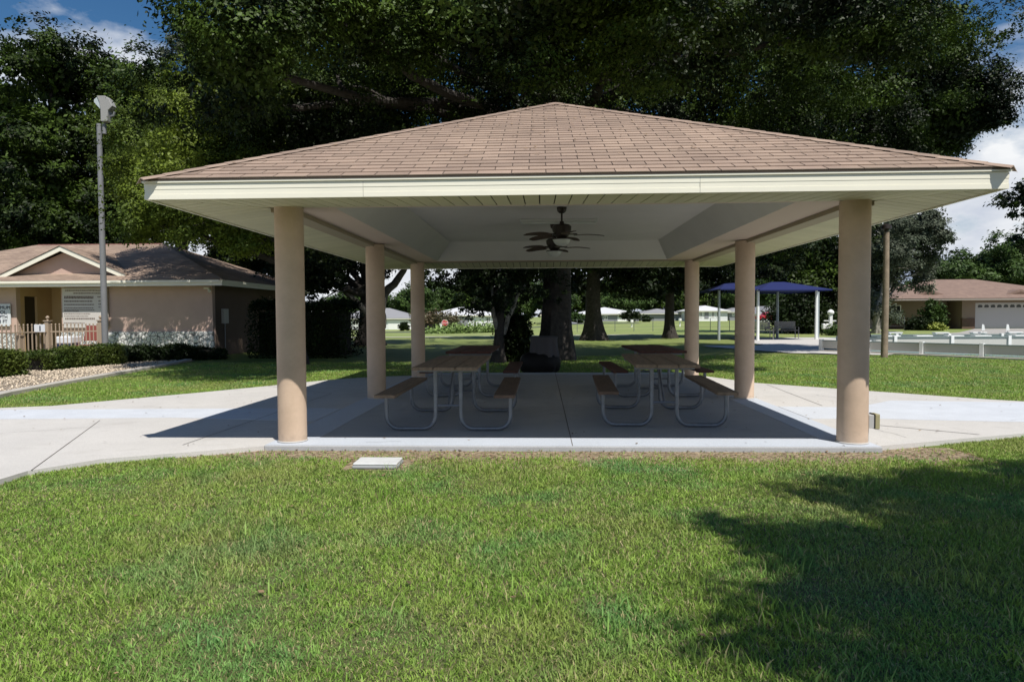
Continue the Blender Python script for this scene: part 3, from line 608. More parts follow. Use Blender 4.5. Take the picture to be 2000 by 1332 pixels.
def table(x, y, rot, label, mt, mbn, group='picnic tables under the pavilion'):
    t = thing('picnic_table', (x, y, 0.0045), label, 'picnic table', group, rot)
    L2 = 1.12
    tp = MB(); ga = random.Random(int(x*100+y*10))
    for i in range(3): tp.box(-0.37+i*0.25, -0.37+i*0.25+0.24, -L2+ga.uniform(-.004,.004), L2+ga.uniform(-.004,.004), 0.742, 0.780)
    part('tabletop', tp, mt, t, local=True, bevel=0.006)
    for s in (-1, 1):
        part('bench', MB().box(s*0.685-0.12, s*0.685+0.12, -L2, L2, 0.425, 0.463), mbn[0 if s < 0 else 1], t, local=True, bevel=0.006)
    for yy in (-0.79, 0.79):
        mb = MB(); upipe(mb, yy, 1); upipe(mb, yy, -1)
        mb.box(-0.36, 0.36, yy-0.02, yy+0.02, 0.700, 0.741)
        for s in (-1, 1): mb.box(s*0.70-0.10, s*0.70+0.10, yy-0.018, yy+0.018, 0.400, 0.4245)
        part('end_frame', mb, M_steel, t, local=True, smooth=True)
    for s in (-1, 1):
        part('brace', MB().tube([(0, s*0.76, 0.32), (0, s*0.22, 0.735)], 0.014, 8), M_steel, t, local=True, smooth=True)
        part('cross_bar', MB().tube([(-0.16, s*0.79, 0.30), (0.16, s*0.79, 0.30)], 0.014, 8), M_steel, t, local=True, smooth=True)
    return t
table(-1.10, 8.78, R(0.0), 'front picnic table beside the left tan columns, weathered brown boards', M_w1, (M_w1, M_w3))
table(1.53, 9.08, R(-2.6), 'front picnic table right of the floor joint, weathered brown boards', M_w1, (M_w3, M_w1))
table(-1.17, 12.1, R(-0.5), 'dark red picnic table behind the left front table, next to the black covered grill', M_w2, (M_w2, M_w2))
table(1.95, 12.1, R(1.2), 'dark red picnic table behind the right front table', M_w2, (M_w2, M_w2))
# ---- covered grill behind the slab
t = thing('covered_grill', (-0.02, 16.75, -0.05), 'bulky black barrel grill under a grey pleated cover, in front of the thick oak trunk', 'grill')
M_black = mat('black_vinyl', (0.008,0.008,0.009), 0.6, bump=0.4, bscale=9, spec=0.2); M_greyc = mat('grey_cloth', (0.075,0.072,0.082), 0.9)
mb = MB(); n = 40; prof = [(0.40,0.0),(0.47,0.06),(0.50,0.22),(0.49,0.34),(0.44,0.44),(0.33,0.50),(0.05,0.52)]
k0 = len(mb.V); mb.lathe(prof, n)
mb.V = [(x*(1+0.03*math.sin(6*math.atan2(y,x)+9*z)), y*0.72*(1+0.03*math.sin(6*math.atan2(y,x)+9*z)), z) for x, y, z in mb.V]
part('barrel', mb, M_black, t, local=True, smooth=True)
mb = MB(); n = 72; mb.lathe([(0.37,0.40),(0.34,0.55),(0.315,0.80),(0.34,0.855),(0.345,0.885),(0.30,0.90),(0.02,0.905)], n)
mb.V = [(0.10+x*(1+(0.06 if z < 0.84 else 0.0)*math.sin(9*math.atan2(y,x))), y*0.8*(1+(0.06 if z < 0.84 else 0.0)*math.sin(9*math.atan2(y,x))), z) for x, y, z in mb.V]
part('cover', mb, M_greyc, t, local=True, smooth=True)
# ---- utility box in the turf
t = thing('utility_box', (-1.55, 6.36, -0.055), 'low grey utility box with white lid sunk in the bare strip before the slab', 'utility box')
part('body', MB().box(-0.215,0.215,-0.15,0.15,0,0.032), mat('grey_composite', (0.30,0.31,0.31), 0.7), t, local=True, bevel=0.012)
part('lid', MB().box(-0.207,0.207,-0.142,0.142,0.0325,0.055), mat('white_composite', (0.62,0.63,0.62), 0.6, var=0.15, scale=9), t, local=True, bevel=0.01)
# ================================================================== POOL HOUSE
M_wallp = mat('stucco_pink', (0.56,0.40,0.325), 0.9, var=0.10, scale=2, bump=0.3, bscale=90)
M_wallo = mat('stucco_orange', (0.56,0.38,0.215), 0.9, var=0.08, scale=2, bump=0.3, bscale=90)
def stone_mat():
    m = bpy.data.materials.new('white_rubble'); m.use_nodes = True; N = m.node_tree.nodes; L = m.node_tree.links; b = N['Principled BSDF']; b.inputs['Roughness'].default_value = 0.9
    tc = N.new('ShaderNodeTexCoord'); v = N.new('ShaderNodeTexVoronoi'); v.feature = 'DISTANCE_TO_EDGE'; v.inputs['Scale'].default_value = 7.5; n = N.new('ShaderNodeTexNoise'); n.inputs['Scale'].default_value = 4
    mx = N.new('ShaderNodeMix'); mx.data_type = 'RGBA'; mx.inputs[0].default_value = 0.12; L.new(tc.outputs['Object'], n.inputs['Vector']); L.new(tc.outputs['Object'], mx.inputs[6]); L.new(n.outputs['Color'], mx.inputs[7]); L.new(mx.outputs[2], v.inputs['Vector'])
    r = N.new('ShaderNodeValToRGB'); r.color_ramp.elements[0].position = 0.02; r.color_ramp.elements[0].color = (0.10,0.10,0.10,1); r.color_ramp.elements[1].position = 0.10; r.color_ramp.elements[1].color = (0.66,0.65,0.62,1)
    L.new(v.outputs['Distance'], r.inputs['Fac']); L.new(r.outputs[0], b.inputs['Base Color'])
    bp = N.new('ShaderNodeBump'); bp.inputs['Distance'].default_value = 0.05; L.new(v.outputs['Distance'], bp.inputs['Height']); L.new(bp.outputs['Normal'], b.inputs['Normal'])
    return m
M_stone = stone_mat()
wy = 23.9; wxr = P(415,600,wy).x; r0, r1 = P(32,600,wy).x, P(120,600,wy).x; ey = 23.3; exr = P(433,550,ey).x; exl = -26.0; wxl = -25.2; wyb = 32.2; eyb = 32.8; ez = 2.66
bh = thing('pool_house', (-18, 28, -0.05), 'low pink stucco building with brown shingle roof, cream gable trim and white rubble base', 'building')
part('wall', MB().box(wxl, r0, wy, wy+0.2, -0.1, 2.52), M_wallp, bh); part('wall', MB().box(r1, wxr, wy, wy+0.2, -0.1, 2.52), M_wallp, bh); part('side_wall', MB().box(wxr-0.2, wxr-0.002, wy+0.202, wyb, -0.1, 2.52), mat('side_wall_shaded', (0.13,0.09,0.065), 0.9, var=0.15, scale=2, bump=0.3, bscale=90), bh); part('rear_wall', MB().box(wxl, wxr-0.202, wyb-0.2, wyb-0.002, -0.1, 2.52), M_wallp, bh)  # the side wall's colour is darkened to hold the trees' shade
mb = MB(); yr_, d0, d1 = 25.7, 24.30, 24.92
mb.box(r0-0.2, r0-0.002, wy+0.202, d0, -0.1, 2.52); mb.box(r0-0.2, r0-0.002, d1, yr_, -0.1, 2.52); mb.box(r0-0.2, r0-0.002, d0, d1, 2.16, 2.52); mb.box(r1+0.002, r1+0.2, wy+0.202, yr_+0.2, -0.1, 2.52)
mb.box(r0-0.2, r1, yr_+0.002, yr_+0.2, -0.1, 2.52)
part('entry_wall', mb, M_wallo, bh)
dr = part('door', MB().box(r0-0.14, r0-0.09, d0+0.005, d1-0.005, -0.05, 2.155), mat('dark_door', (0.035,0.028,0.022), 0.5), bh)
part('handle', MB().box(r0-0.089, r0-0.05, d1-0.12, d1-0.09, 0.95, 1.08), M_steel, dr)
part('stone_base', MB().box(r1+0.01, wxr+0.05, wy-0.07, wy-0.002, -0.1, 0.85), M_stone, bh); part('stone_base', MB().box(wxl, r0-0.01, wy-0.07, wy-0.002, -0.1, 0.85), M_stone, bh)
part('soffit', MB().box(exl+0.03, exr-0.03, ey+0.03, eyb-0.03, 2.521, 2.54), M_sof, bh)
fb = MB(); frame_ring(fb, exl, exr, ey, eyb, 0.025, 2.46, 2.60); frame_ring(fb, exl-0.05, exr+0.05, ey-0.06, eyb+0.05, 0.07, 2.575, 2.655)
part('fascia', fb, M_fas, bh)
hwb = (eyb-ey)/2+0.05; W_ = exr-exl+0.1; rz = 4.45; pb = math.atan((rz-ez)/hwb); mb, ub = MB(), MB()
shingle_slope(mb, ub, (exl-0.05,ey-0.05,ez), (1,0,0), (0,1,0), W_, hwb, pb, 0, seed=7)
shingle_slope(mb, ub, (exr+0.05,ey-0.05,ez), (0,1,0), (-1,0,0), 2*hwb, hwb, pb, 0, seed=8)
ub.add([(exl-0.05,ey-0.05,ez),(exl-0.05,eyb+0.05,ez),(exl-0.05+hwb,ey-0.05+hwb,rz)], [(0,2,1)]); ub.add([(exl-0.05,eyb+0.05,ez),(exr+0.05,eyb+0.05,ez),(exr+0.05-hwb,ey-0.05+hwb,rz),(exl-0.05+hwb,ey-0.05+hwb,rz)], [(1,0,3,2)])
rf = part('roof', ub, M_under, bh); part('shingles', mb, M_shing, rf)
hc = MB(); yr = ey-0.05+hwb; hip_cap(hc, (exl-0.05+hwb,yr,rz), (exr+0.05-hwb,yr,rz)); part('ridge_cap', hc, mat('ridge_shingle', (0.16,0.07,0.055), 0.9), rf)
hc = MB(); hip_cap(hc, (exr+0.05,ey-0.05,ez), (exr+0.05-hwb,yr,rz)); hip_cap(hc, (exr+0.05,eyb+0.05,ez), (exr+0.05-hwb,yr,rz)); part('hip_cap', hc, M_shing, rf)
gy = 24.05; ga, gl, gr = P(118,481,gy-0.3), P(-7,541,gy-0.3), P(247,537,gy-0.3); zb = ez+(gy-ey)*math.tan(pb)-0.02
tanp = (ga.z-gr.z)/(gr.x-ga.x); zb2 = gl.z-0.02
gb = part('gable', MB().facing([(gl.x+0.3,zb),(gr.x-0.3,zb),(ga.x,ga.z-0.16)], gy, gy+0.08), M_wallp, bh)
trm = MB()
for a_, b_, s_ in ((gl, ga, -1), (ga, gr, 1)):
    n_ = Vector((a_.z-b_.z, 0, b_.x-a_.x)).normalized(); w1 = 0.155
    q = [(a_.x,a_.z),(b_.x,b_.z),(b_.x-n_.x*w1*(0 if s_ < 0 else 1),b_.z-(w1*1.12 if s_ < 0 else n_.z*w1)),(a_.x-(n_.x*w1 if s_ < 0 else 0),a_.z-(n_.z*w1 if s_ < 0 else w1*1.12))]
    trm.facing(q[::-1], gy-0.33, gy-0.29); trm.facing([(x, z+0.002) for x, z in q][::-1], gy-0.37, gy-0.332) if False else None
part('trim', trm, M_fas, gb)
gm, gu = MB(), MB()
for s_, e_ in ((-1, gl), (1, gr)):
    run = abs(e_.x-ga.x); p_ = math.atan((ga.z-e_.z)/run)
    dep = (ga.z-ez)/math.tan(pb)+ey-(gy-0.36)
    if s_ < 0: shingle_slope(gm, gu, (gl.x, gy-0.36+dep, gl.z+0.01), (0,-1,0), (1,0,0), dep, run, p_, 0, hipL=0, hipR=0, seed=9)
    else: shingle_slope(gm, gu, (gr.x, gy-0.36, gr.z+0.01), (0,1,0), (-1,0,0), dep, run, p_, 0, hipL=0, hipR=0, seed=10)
gr_ = part('gable_roof', gu, M_under, bh); part('shingles', gm, M_shing, gr_)
mb = MB().box(wxr+0.002, wxr+0.10, 24.55, 24.95, 1.12, 1.66); mt_ = part('meter_box', mb, mat('pale_grey_box', (0.45,0.44,0.40), 0.5), bh, bevel=0.01); part('conduit', MB().tube([(wxr+0.04,24.75,0.0),(wxr+0.04,24.75,1.12)], 0.02, 8), M_steel, mt_)
t = thing('security_camera', (wxr-0.05, wy-0.1, 2.33), 'small white security camera under the eave corner of the pink building', 'camera')
part('bracket', MB().box(wxr-0.28, wxr-0.08, wy-0.06, wy-0.001, 2.36, 2.42), M_fas, t); part('housing', MB().tube([(wxr-0.06,wy-0.08,2.36),(wxr+0.02,wy-0.24,2.27)], 0.05, 12), M_fas, t, smooth=True)
M_sign = mat('sign_white', (0.68,0.70,0.72), 0.6); M_ink = mat('sign_ink', (0.035,0.04,0.06), 0.7)
a_, b_ = P(-45,594,23.82), P(21,637,23.82)
t = thing('pool_sign', (a_.x, 23.82, 1.1), 'white sign with dark lettering on the orange wall left of the dark doorway', 'sign')
part('board', MB().box(a_.x, b_.x, 23.82, 23.85, b_.z, a_.z), M_sign, t)
for tx, py, px in (('MINIMUM',604,20),('POOL,',613,13.5),('DEPTH',622,15),('3 FT',631,14.5)): add_text(tx, 0.17, (P(px,py,23.812).x, 23.812, P(0,py,23.82).z), M_ink, t, align='RIGHT')
a_, b_ = P(121,563,23.8), P(211,640,23.8)
t = thing('rules_board', (a_.x, 23.8, 1.0), 'large white board covered in lines of small print on the pink wall beside the pole', 'sign')
part('board', MB().box(a_.x, b_.x, 23.80, 23.85, b_.z, a_.z), mat('board_white', (0.60,0.56,0.52), 0.6), t)
pr = MB(); g = random.Random(12)
for py, x0, x1, hh in ((567.5,127,203,.02),(573,143,201,.02),(580,125,182,.03),(582.5,125,182,.02),(588.5,125,180,.025),(595,125,183,.02),(601.5,125,182,.015),(605.5,125,184,.015),(608,125,154,.015),(613,125,176,.015),(617.5,125,172,.015),(622.5,127,185,.03),(631,125,165,.015),(580,190,203,.02),(588,192,203,.02),(594,192,203,.02),(600,192,203,.015)):
    x = x0
    while x < x1:
        wl = g.uniform(1.0, 4.0); p0, p1 = P(x,py,23.79), P(min(x+wl,x1),py,23.79); pr.box(p0.x, p1.x, 23.795, 23.799, p0.z-hh, p0.z+hh); x += wl+0.8
part('small_print', pr, mat('print_brown', (0.20,0.16,0.14), 0.8), t)
# ---- picket fence
M_pick = mat('tan_aluminium', (0.36,0.28,0.20), 0.5)
fs0, fs1, fs2 = P(-60,690,17.2), P(95,690,19.7), P(198,690,20.4)
t = thing('picket_fence', (fs1.x, fs1.y, -0.05), 'tan metal picket fence with ball-topped posts in front of the pink building', 'fence')
for a_, b_, n_ in ((fs0, fs1, 18), (fs1, fs2, 14)):
    d = Vector((b_.x-a_.x, b_.y-a_.y, 0)); L_ = d.length; d.normalize(); nn = Vector((-d.y, d.x, 0))
    for i in range(1, n_):
        c = Vector((a_.x, a_.y, 0))+d*(L_*i/n_)
        mb = MB().obox(c+Vector((0,0,0.58)), d, nn, (0,0,1), 0.013, 0.013, 0.56).lathe([(0.008,1.135),(0.022,1.15),(0.024,1.168),(0.012,1.19)], 8, (c.x,c.y,0)); part('picket', mb, M_pick, t)
    for z in (0.12, 0.95): part('rail', MB().obox(Vector(((a_.x+b_.x)/2,(a_.y+b_.y)/2,z)), d, nn, (0,0,1), L_/2-0.06, 0.016, 0.018), M_pick, t)
for px, Y, hp in ((-60,17.2,1.32),(40,18.8,0.95),(95,19.7,1.36),(198,20.4,1.36)):
    p = P(px,690,Y); mb = MB().box(p.x-0.06,p.x+0.06,p.y-0.06,p.y+0.06,-0.05,hp-0.10).box(p.x-0.085,p.x+0.085,p.y-0.085,p.y+0.085,hp-0.10,hp-0.07).lathe([(0.03,hp-0.07),(0.02,hp-0.03),(0.05,hp),(0.05,hp+0.03),(0.015,hp+0.065)], 12, (p.x,p.y,0)); part('post', mb, M_pick, t)
p = P(81,641,19.3); t = thing('fence_notice', (p.x, 19.3, 1.0), 'small white notice hung on the picket fence beside the ball-topped post', 'sign')
part('plate', MB().box(p.x-0.16,p.x+0.16,19.22,19.235,p.z-0.11,p.z+0.11), M_sign, t); part('mark', MB().box(p.x+0.0,p.x+0.035,19.214,19.2199,p.z-0.08,p.z+0.07), M_ink, t)
p = P(132,666,21.5); t = thing('storage_bin', (p.x, 21.6, -0.05), 'white-lidded storage bin with dark blue lower part behind the picket fence', 'bin')
part('lid', MB().box(p.x-0.27,p.x+0.27,21.3,21.8,0.52,0.76), M_sign, t, bevel=0.04); part('tub', MB().box(p.x-0.25,p.x+0.25,21.33,21.78,-0.05,0.519), mat('navy_plastic', (0.02,0.03,0.09), 0.5), t, bevel=0.02)
p = P(172,655,21.8); t = thing('garden_chair', (p.x, 21.8, -0.05), 'red cloth garden chair behind the picket fence near the pole', 'chair')
M_redc = mat('red_cloth', (0.20,0.05,0.035), 0.8)
part('backrest', MB().obox((p.x,22.0,0.85), (1,0,0), (0,1,-0.25), (0,0.25,1), 0.24, 0.012, 0.26), M_redc, t); part('seat', MB().obox((p.x,21.75,0.46), (1,0,0), (0,1,0), (0,0,1), 0.24, 0.22, 0.012), M_redc, t)
for sx in (-1, 1):
    for yy in (21.55, 21.97): part('leg', MB().tube([(p.x+sx*0.23,yy,-0.05),(p.x+sx*0.23,yy,0.60)], 0.013, 8), M_steel, t)
# ---- hedges and shrubs
def hedge(name, pts, width, height, n, size, label, group, ml, seed, cat='hedge', core=True, rough=0.10, zb=-0.05):
    g = np.random.default_rng(seed); t = thing(name, (pts[0][0], pts[0][1], zb), label, cat, group)
    segs = [(Vector((*a,0)), Vector((*b,0))) for a, b in zip(pts[:-1], pts[1:])]; tot = sum((b-a).length for a, b in segs); Vs = []; k = 0
    cb = MB()
    for a, b in segs:
        d = b-a; L_ = d.length; m = int(n*L_/tot); dn = d.normalized(); nn = Vector((-dn.y, dn.x, 0))
        u = g.random(m)*(L_+width*0.7)-width*0.35; f = g.random(m); v = g.uniform(-0.5, 0.5, m)*width; z = g.random(m)*height
        top = f < 0.42; sd = (f >= 0.42)
        z = np.where(top, height*(0.93+0.07*g.random(m)), z); v = np.where(sd, np.sign(g.random(m)-0.5)*width*0.5*(0.86+0.14*g.random(m)), v)
        zz_ = z/height; v = v*(1-0.22*np.clip(zz_-0.6, 0, 1)/0.4*1.0); wob = 1+rough*np.sin(u*2.6+seed)+rough*0.8*np.sin(u*6.1+v*5)
        z = z*wob
        c = np.stack([a.x+dn.x*u+nn.x*v, a.y+dn.y*u+nn.y*v, z], 1)+g.normal(0, 0.028+0.02*height, (m,3)); c[:,2] = np.maximum(c[:,2], 0.02)
        nm = g.normal(size=(m,3)); nm[:,2] = np.abs(nm[:,2])+0.4; nm /= np.linalg.norm(nm, axis=1, keepdims=True); a2 = g.normal(size=(m,3)); uu = np.cross(nm, a2); uu /= np.linalg.norm(uu, axis=1, keepdims=True); vv = np.cross(nm, uu)
        l = size*g.uniform(0.6,1.3,m)[:,None]; Vs.append(np.stack([c-uu*l, c+vv*l*0.5, c+uu*l, c-vv*l*0.5], 1).reshape(-1,3))
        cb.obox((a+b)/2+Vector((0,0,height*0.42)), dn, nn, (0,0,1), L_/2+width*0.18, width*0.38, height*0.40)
    V = np.concatenate(Vs); np_mesh('foliage', V-np.array([pts[0][0], pts[0][1], 0])+np.array([0,0,0.0]), np.arange(len(V), dtype=np.int32).reshape(-1,4), t, ml)
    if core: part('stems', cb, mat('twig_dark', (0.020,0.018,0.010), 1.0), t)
    return t
hedge('clipped_hedge', [P(80,715,17.6).xy, P(140,712,18.6).xy, P(205,708,19.6).xy], 0.9, 0.50, 24000, 0.032, 'clipped green hedge along the gravel bed in front of the picket fence', None, M_hedge, 5)
hedge('clipped_hedge', [P(-60,730,14.9).xy, P(6,730,15.9).xy], 0.85, 0.55, 14000, 0.034, 'rounded end of a clipped hedge at the left edge of the gravel bed', None, M_hedge, 6)
hedge('foundation_shrubs', [P(255,700,20.9).xy, P(330,700,21.8).xy, P(420,700,22.4).xy], 1.0, 0.33, 20000, 0.045, 'loose dark shrubs along the white rubble base of the pink building', None, M_leafd, 7, 'shrub', rough=0.28)
hedge('tall_dark_hedge', [(-9.3,23.6), (-7.2,23.6)], 1.9, 1.86, 26000, 0.05, 'tall square dark hedge beyond the corner of the pink building', None, M_leafd, 8, rough=0.03)
hedge('flowering_shrub', [P(222,700,20.3).xy, P(240,700,20.4).xy], 0.45, 0.45, 3500, 0.03, 'pale flecked shrub against the rubble wall right of the light pole', None, mat('pale_leaves', (0.30,0.34,0.16), 0.6, col2=(0.10,0.15,0.05), scale=9, island=0.5), 9, 'shrub', rough=0.3)
# ---- light pole
px_ = P(206,690,20.2).x
t = thing('light_pole', (px_, 20.2, -0.05), 'tall grey light pole with a curved lamp head beside the clipped hedge', 'street lamp')
M_pole = mat('pole_grey', (0.20,0.205,0.21), 0.6, var=0.15, scale=3)
part('pole', MB().tube([(px_,20.2,-0.06),(px_,20.2,3),(px_,20.2,7.2)], [0.092,0.086,0.070], 16), M_pole, t, smooth=True)
part('foot', MB().lathe([(0.15,0.0),(0.15,0.25),(0.11,0.28)], 16, (px_,20.2,-0.05)), mat('rusty_foot', (0.06,0.06,0.055), 0.8), t, smooth=True)
prof = [(190,188),(206,188),(214,194),(221,208),(212,217),(211,238),(198,238),(197.5,215),(195,200)]
q = [(P(a,b,20.1).x, P(a,b,20.1).z) for a, b in prof]
lh = part('lamp_head', MB().facing(q[::-1], 20.06, 20.28), mat('lamp_casing', (0.30,0.295,0.28), 0.5), t, bevel=0.015)
q = [(P(a,b,20.1).x, P(a,b,20.1).z) for a, b in [(190,190),(194.5,201),(196.5,214),(190,207),(184,200),(184,195)]]
part('lens', MB().facing(q[::-1], 20.09, 20.25), mat('lamp_lens', (0.45,0.5,0.5), 0.15), lh)
q = [P(212,229,20.2), P(222,226,20.2), P(224,219,20.2)]
part('bracket', MB().tube(q, 0.035, 8).tube([P(204,238,20.2), P(204,262,20.2)], 0.06, 10), M_pole, t, smooth=True)
# ================================================================== RIGHT SIDE
px_ = P(1727,693,22.3).x
t = thing('wooden_pole', (px_, 22.3, -0.05), 'brown wooden pole with small lamp on top at the edge of the right lawn', 'pole')
part('pole', MB().tube([(px_,22.3,-0.08),(px_+0.02,22.3,2),(px_+0.01,22.3,3.95)], [0.105,0.095,0.085], 14), mat('pole_wood', (0.30,0.235,0.17), 0.9, col2=(0.18,0.14,0.10), scale=4, bump=0.5, bscale=25), t, smooth=True)
part('lamp', MB().lathe([(0.05,3.95),(0.06,4.0),(0.16,4.06),(0.15,4.16),(0.05,4.22)], 16, (px_,22.3,0)), M_bronze, t, smooth=True)
# low white board rails round the shuffleboard courts
M_white = mat('white_paint', (0.80,0.80,0.78), 0.5); M_board = mat('white_board', (0.52,0.51,0.47), 0.6)
def rail(pa, pb, n, label, h=0.42, group='low white board rails round the courts'):
    a = Vector((*pa,0)); b = Vector((*pb,0)); d = (b-a); L_ = d.length; d.normalize(); nn = Vector((-d.y,d.x,0)); zb = -0.05
    t = thing('board_rail', (a.x, a.y, zb), label, 'rail', group)
    for i in range(n+1):
        c = a+(b-a)*(i/n); part('post', MB().obox(c+Vector((0,0,zb+h*0.5+0.02)), d, nn, (0,0,1), 0.055, 0.085, h*0.5+0.02), M_white, t)
    part('board', MB().obox((a+b)/2+Vector((0,0,zb+h*0.63)), d, nn, (0,0,1), L_/2, 0.02, h*0.34), M_board, t)
    part('cap', MB().obox((a+b)/2+Vector((0,0,zb+h*0.985)), d, nn, (0,0,1), L_/2, 0.06, 0.018), mat('green_grey_cap', (0.20,0.25,0.24), 0.6), t)
    return t
rail(P(1604,684,26.0).xy, (17.2,17.9), 6, 'nearest long white board rail with posts, beside the wooden pole')
rail((11.6,27.0), (24.5,27.0), 6, 'second white board rail running behind the nearest rail', 0.5)
rail((13.8,31.5), (30,31.5), 7, 'farthest white board rail before the brown-roofed house', 0.45)
struct(sheet('court', [(11.2,26.9),(17.9,18.2),(34,19),(36,41),(14.5,41)], mat('court_green', (0.20,0.27,0.25), 0.8, var=0.15, scale=1), 0.02))
kb = MB(); a, b = Vector((10.55,25.9,0)), Vector((17.0,17.3,0)); d = (b-a).normalized(); kb.obox((a+b)/2+Vector((0,0,-0.03)), d, (-d.y,d.x,0), (0,0,1), (b-a).length/2, 0.16, 0.035); struct(part('kerb', kb, M_kerb))
g = random.Random(5)
bt = None; spots = []
for i in range(9): spots.append((14.2+i*1.25+g.uniform(-.2,.2), 28.2+g.uniform(-.2,.2)))
for i in range(7): spots.append((17+i*1.7+g.uniform(-.2,.2), 33.0+g.uniform(-.3,.3)))
for i, (x, y) in enumerate(spots):
    if bt is None:
        bt = thing('court_bench', (x, y, -0.03), 'low white bench end among the rails of the shuffleboard courts', 'bench', 'low white bench ends on the courts')
        part('seat', MB().box(-0.33,0.33,-0.16,0.16,0.44,0.49), M_white, bt, local=True, bevel=0.02)
        for sx in (-1,1): part('leg', MB().box(sx*0.25-0.03,sx*0.25+0.03,-0.14,0.14,0.0,0.439), M_white, bt, local=True)
    else: c = copy_tree(bt); c.location = (x, y, -0.03)
def flag(px, Y, label):
    p = P(px,640,Y); t = thing('court_marker', (p.x, Y, -0.03), label, 'marker', 'small white markers on thin stakes')
    part('stake', MB().tube([(p.x,Y,-0.03),(p.x,Y,p.z-0.1)], 0.008, 6), M_steel, t); part('plate', MB().facing([(p.x-0.07,p.z-0.15),(p.x+0.09,p.z-0.12),(p.x+0.04,p.z+0.14),(p.x-0.05,p.z+0.16)], Y-0.012, Y-0.001), M_white, t)
flag(1920, 32.5, 'small white marker on a stake before the middle of the garage door'); flag(1968, 31.8, 'small white marker on a stake, the one nearer the right edge')
# ---- blue shade canopies
M_blue = mat('blue_fabric', (0.008,0.017,0.105), 0.85, transl=0.1); M_postw = mat('white_post', (0.78,0.80,0.78), 0.4); M_postg = mat('grey_post', (0.30,0.34,0.35), 0.5)
def canopy(posts, x0, x1, y0, y1, ze_, zp, label, pk):
    t = thing('shade_canopy', ((x0+x1)/2, (y0+y1)/2, -0.05), label, 'canopy', 'blue fabric shade canopies')
    cx, cy = (x0+x1)/2, (y0+y1)/2; mb = MB()
    mb.add([(x0,y0,ze_),(x1,y0,ze_),(x1,y1,ze_),(x0,y1,ze_),(cx-pk,cy,zp),(cx+pk,cy,zp),(x0,y0,ze_-0.06),(x1,y0,ze_-0.06),(x1,y1,ze_-0.06),(x0,y1,ze_-0.06)],
           [(0,1,5,4),(1,2,5),(2,3,4,5),(3,0,4),(0,6,7,1),(1,7,8,2),(2,8,9,3),(3,9,6,0)])
    part('fabric', mb, M_blue, t)
    for px, Y, m_ in posts: x = P(px,650,Y).x; part('post', MB().lathe([(0.085,-0.06),(0.08,0.2),(0.07,ze_+0.02)], 14, (x,Y,0)), m_, t, smooth=True)
xa, xb = P(1476,560,36.5).x, P(1607,565,37).x
canopy(((1480,36.3,M_postw),(1594,37.6,M_postw),(1518,40.2,M_postg),(1597,40.4,M_postg)), xa, xb, 35.8, 41.2, 2.62, 3.14, 'blue fabric shade canopy on white posts over the bench, seen between right columns', 0.35)
xa, xb = P(1389,568,39).x, P(1476,568,39).x
canopy(((1404,37.6,M_postg),(1463,37.8,M_postg),(1464,41.6,M_postg)), xa, xb, 37, 42.3, 2.72, 3.15, 'blue fabric shade canopy mostly hidden behind the second right column', 0.3)
M_benchg = mat('grey_bench', (0.24,0.23,0.215), 0.6)
def bench(px, Y, w_, rot, label):
    p = P(px,660,Y); t = thing('park_bench', (p.x, Y, 0.0), label, 'bench', 'benches under the blue canopies', rot)
    mb = MB()
    for i in range(4): mb.box(-w_/2, w_/2, -0.24+i*0.12, -0.24+i*0.12+0.10, 0.43, 0.46)
    part('seat', mb, M_benchg, t, local=True); mb = MB()
    for i in range(4): mb.box(-w_/2, w_/2, 0.26, 0.28, 0.52+i*0.11, 0.61+i*0.11)
    part('backrest', mb, M_benchg, t, local=True)
    for sx in (-1, 1): part('side_frame', MB().tube([(sx*w_/2,-0.24,0.0),(sx*w_/2,-0.24,0.62),(sx*w_/2,0.27,0.66),(sx*w_/2,0.27,0.0)], 0.025, 8), M_benchg, t, local=True)
    return t
bench(1536, 38.5, 1.15, 0, 'grey slatted bench under the blue canopy right of its grey post'); bench(1487, 37.4, 1.1, 0, 'grey slatted bench under the blue canopy, partly hidden by a tan column')
# ---- white mailbox with lamp-like cap
p = P(1622,648,46); t = thing('mailbox', (p.x, 46, -0.1), 'white ornamental mailbox post with a ball cap beyond the blue canopy', 'mailbox')
part('post', MB().box(p.x-0.09,p.x+0.09,45.9,46.1,-0.12,1.30), M_white, t); part('cap', MB().lathe([(0.10,1.301),(0.20,1.36),(0.22,1.46),(0.14,1.58),(0.03,1.64)], 16, (p.x,46,0)), M_white, t, smooth=True)
part('box', MB().box(p.x-0.55,p.x-0.092,45.85,46.15,0.32,0.70), M_white, t, bevel=0.05); part('arm', MB().box(p.x-0.45,p.x+0.35,45.95,46.05,0.86,0.92), M_white, t)
# ---- house at right
hy = 61.0
def hx(px): return P(px,600,hy).x
def hz(py): return P(1860,py,hy).z
h0, h1 = hx(1738), hx(2130)
M_roofb = mat('brown_roof', (0.25,0.17,0.13), 0.95, col2=(0.18,0.12,0.095), scale=2, bump=0.5, bscale=30); M_brick = mat('brown_brick', (0.14,0.085,0.06), 0.9, var=0.4, scale=14); M_tan = mat('tan_wall', (0.23,0.175,0.13), 0.9)
hs = thing('bungalow', ((h0+h1)/2, hy+5, -0.05), 'brown-roofed bungalow with white garage door and brick base beyond the courts', 'house')
mb = MB(); mb.box(h0+0.3, hx(1848), hy+0.8, hy+1.0, 0.9, 2.45); mb.box(h0+0.3, h0+0.5, hy+1.002, hy+12, -0.1, 2.45); mb.box(hx(1848)+0.002, hx(1879), hy+2.2, hy+2.4, -0.1, 2.45); mb.box(hx(1879)+0.002, hx(1905), hy, hy+0.2, 0.9, 2.45); mb.box(hx(1905)+0.002, h1, hy+0.02, hy+0.2, 2.22, 2.45)
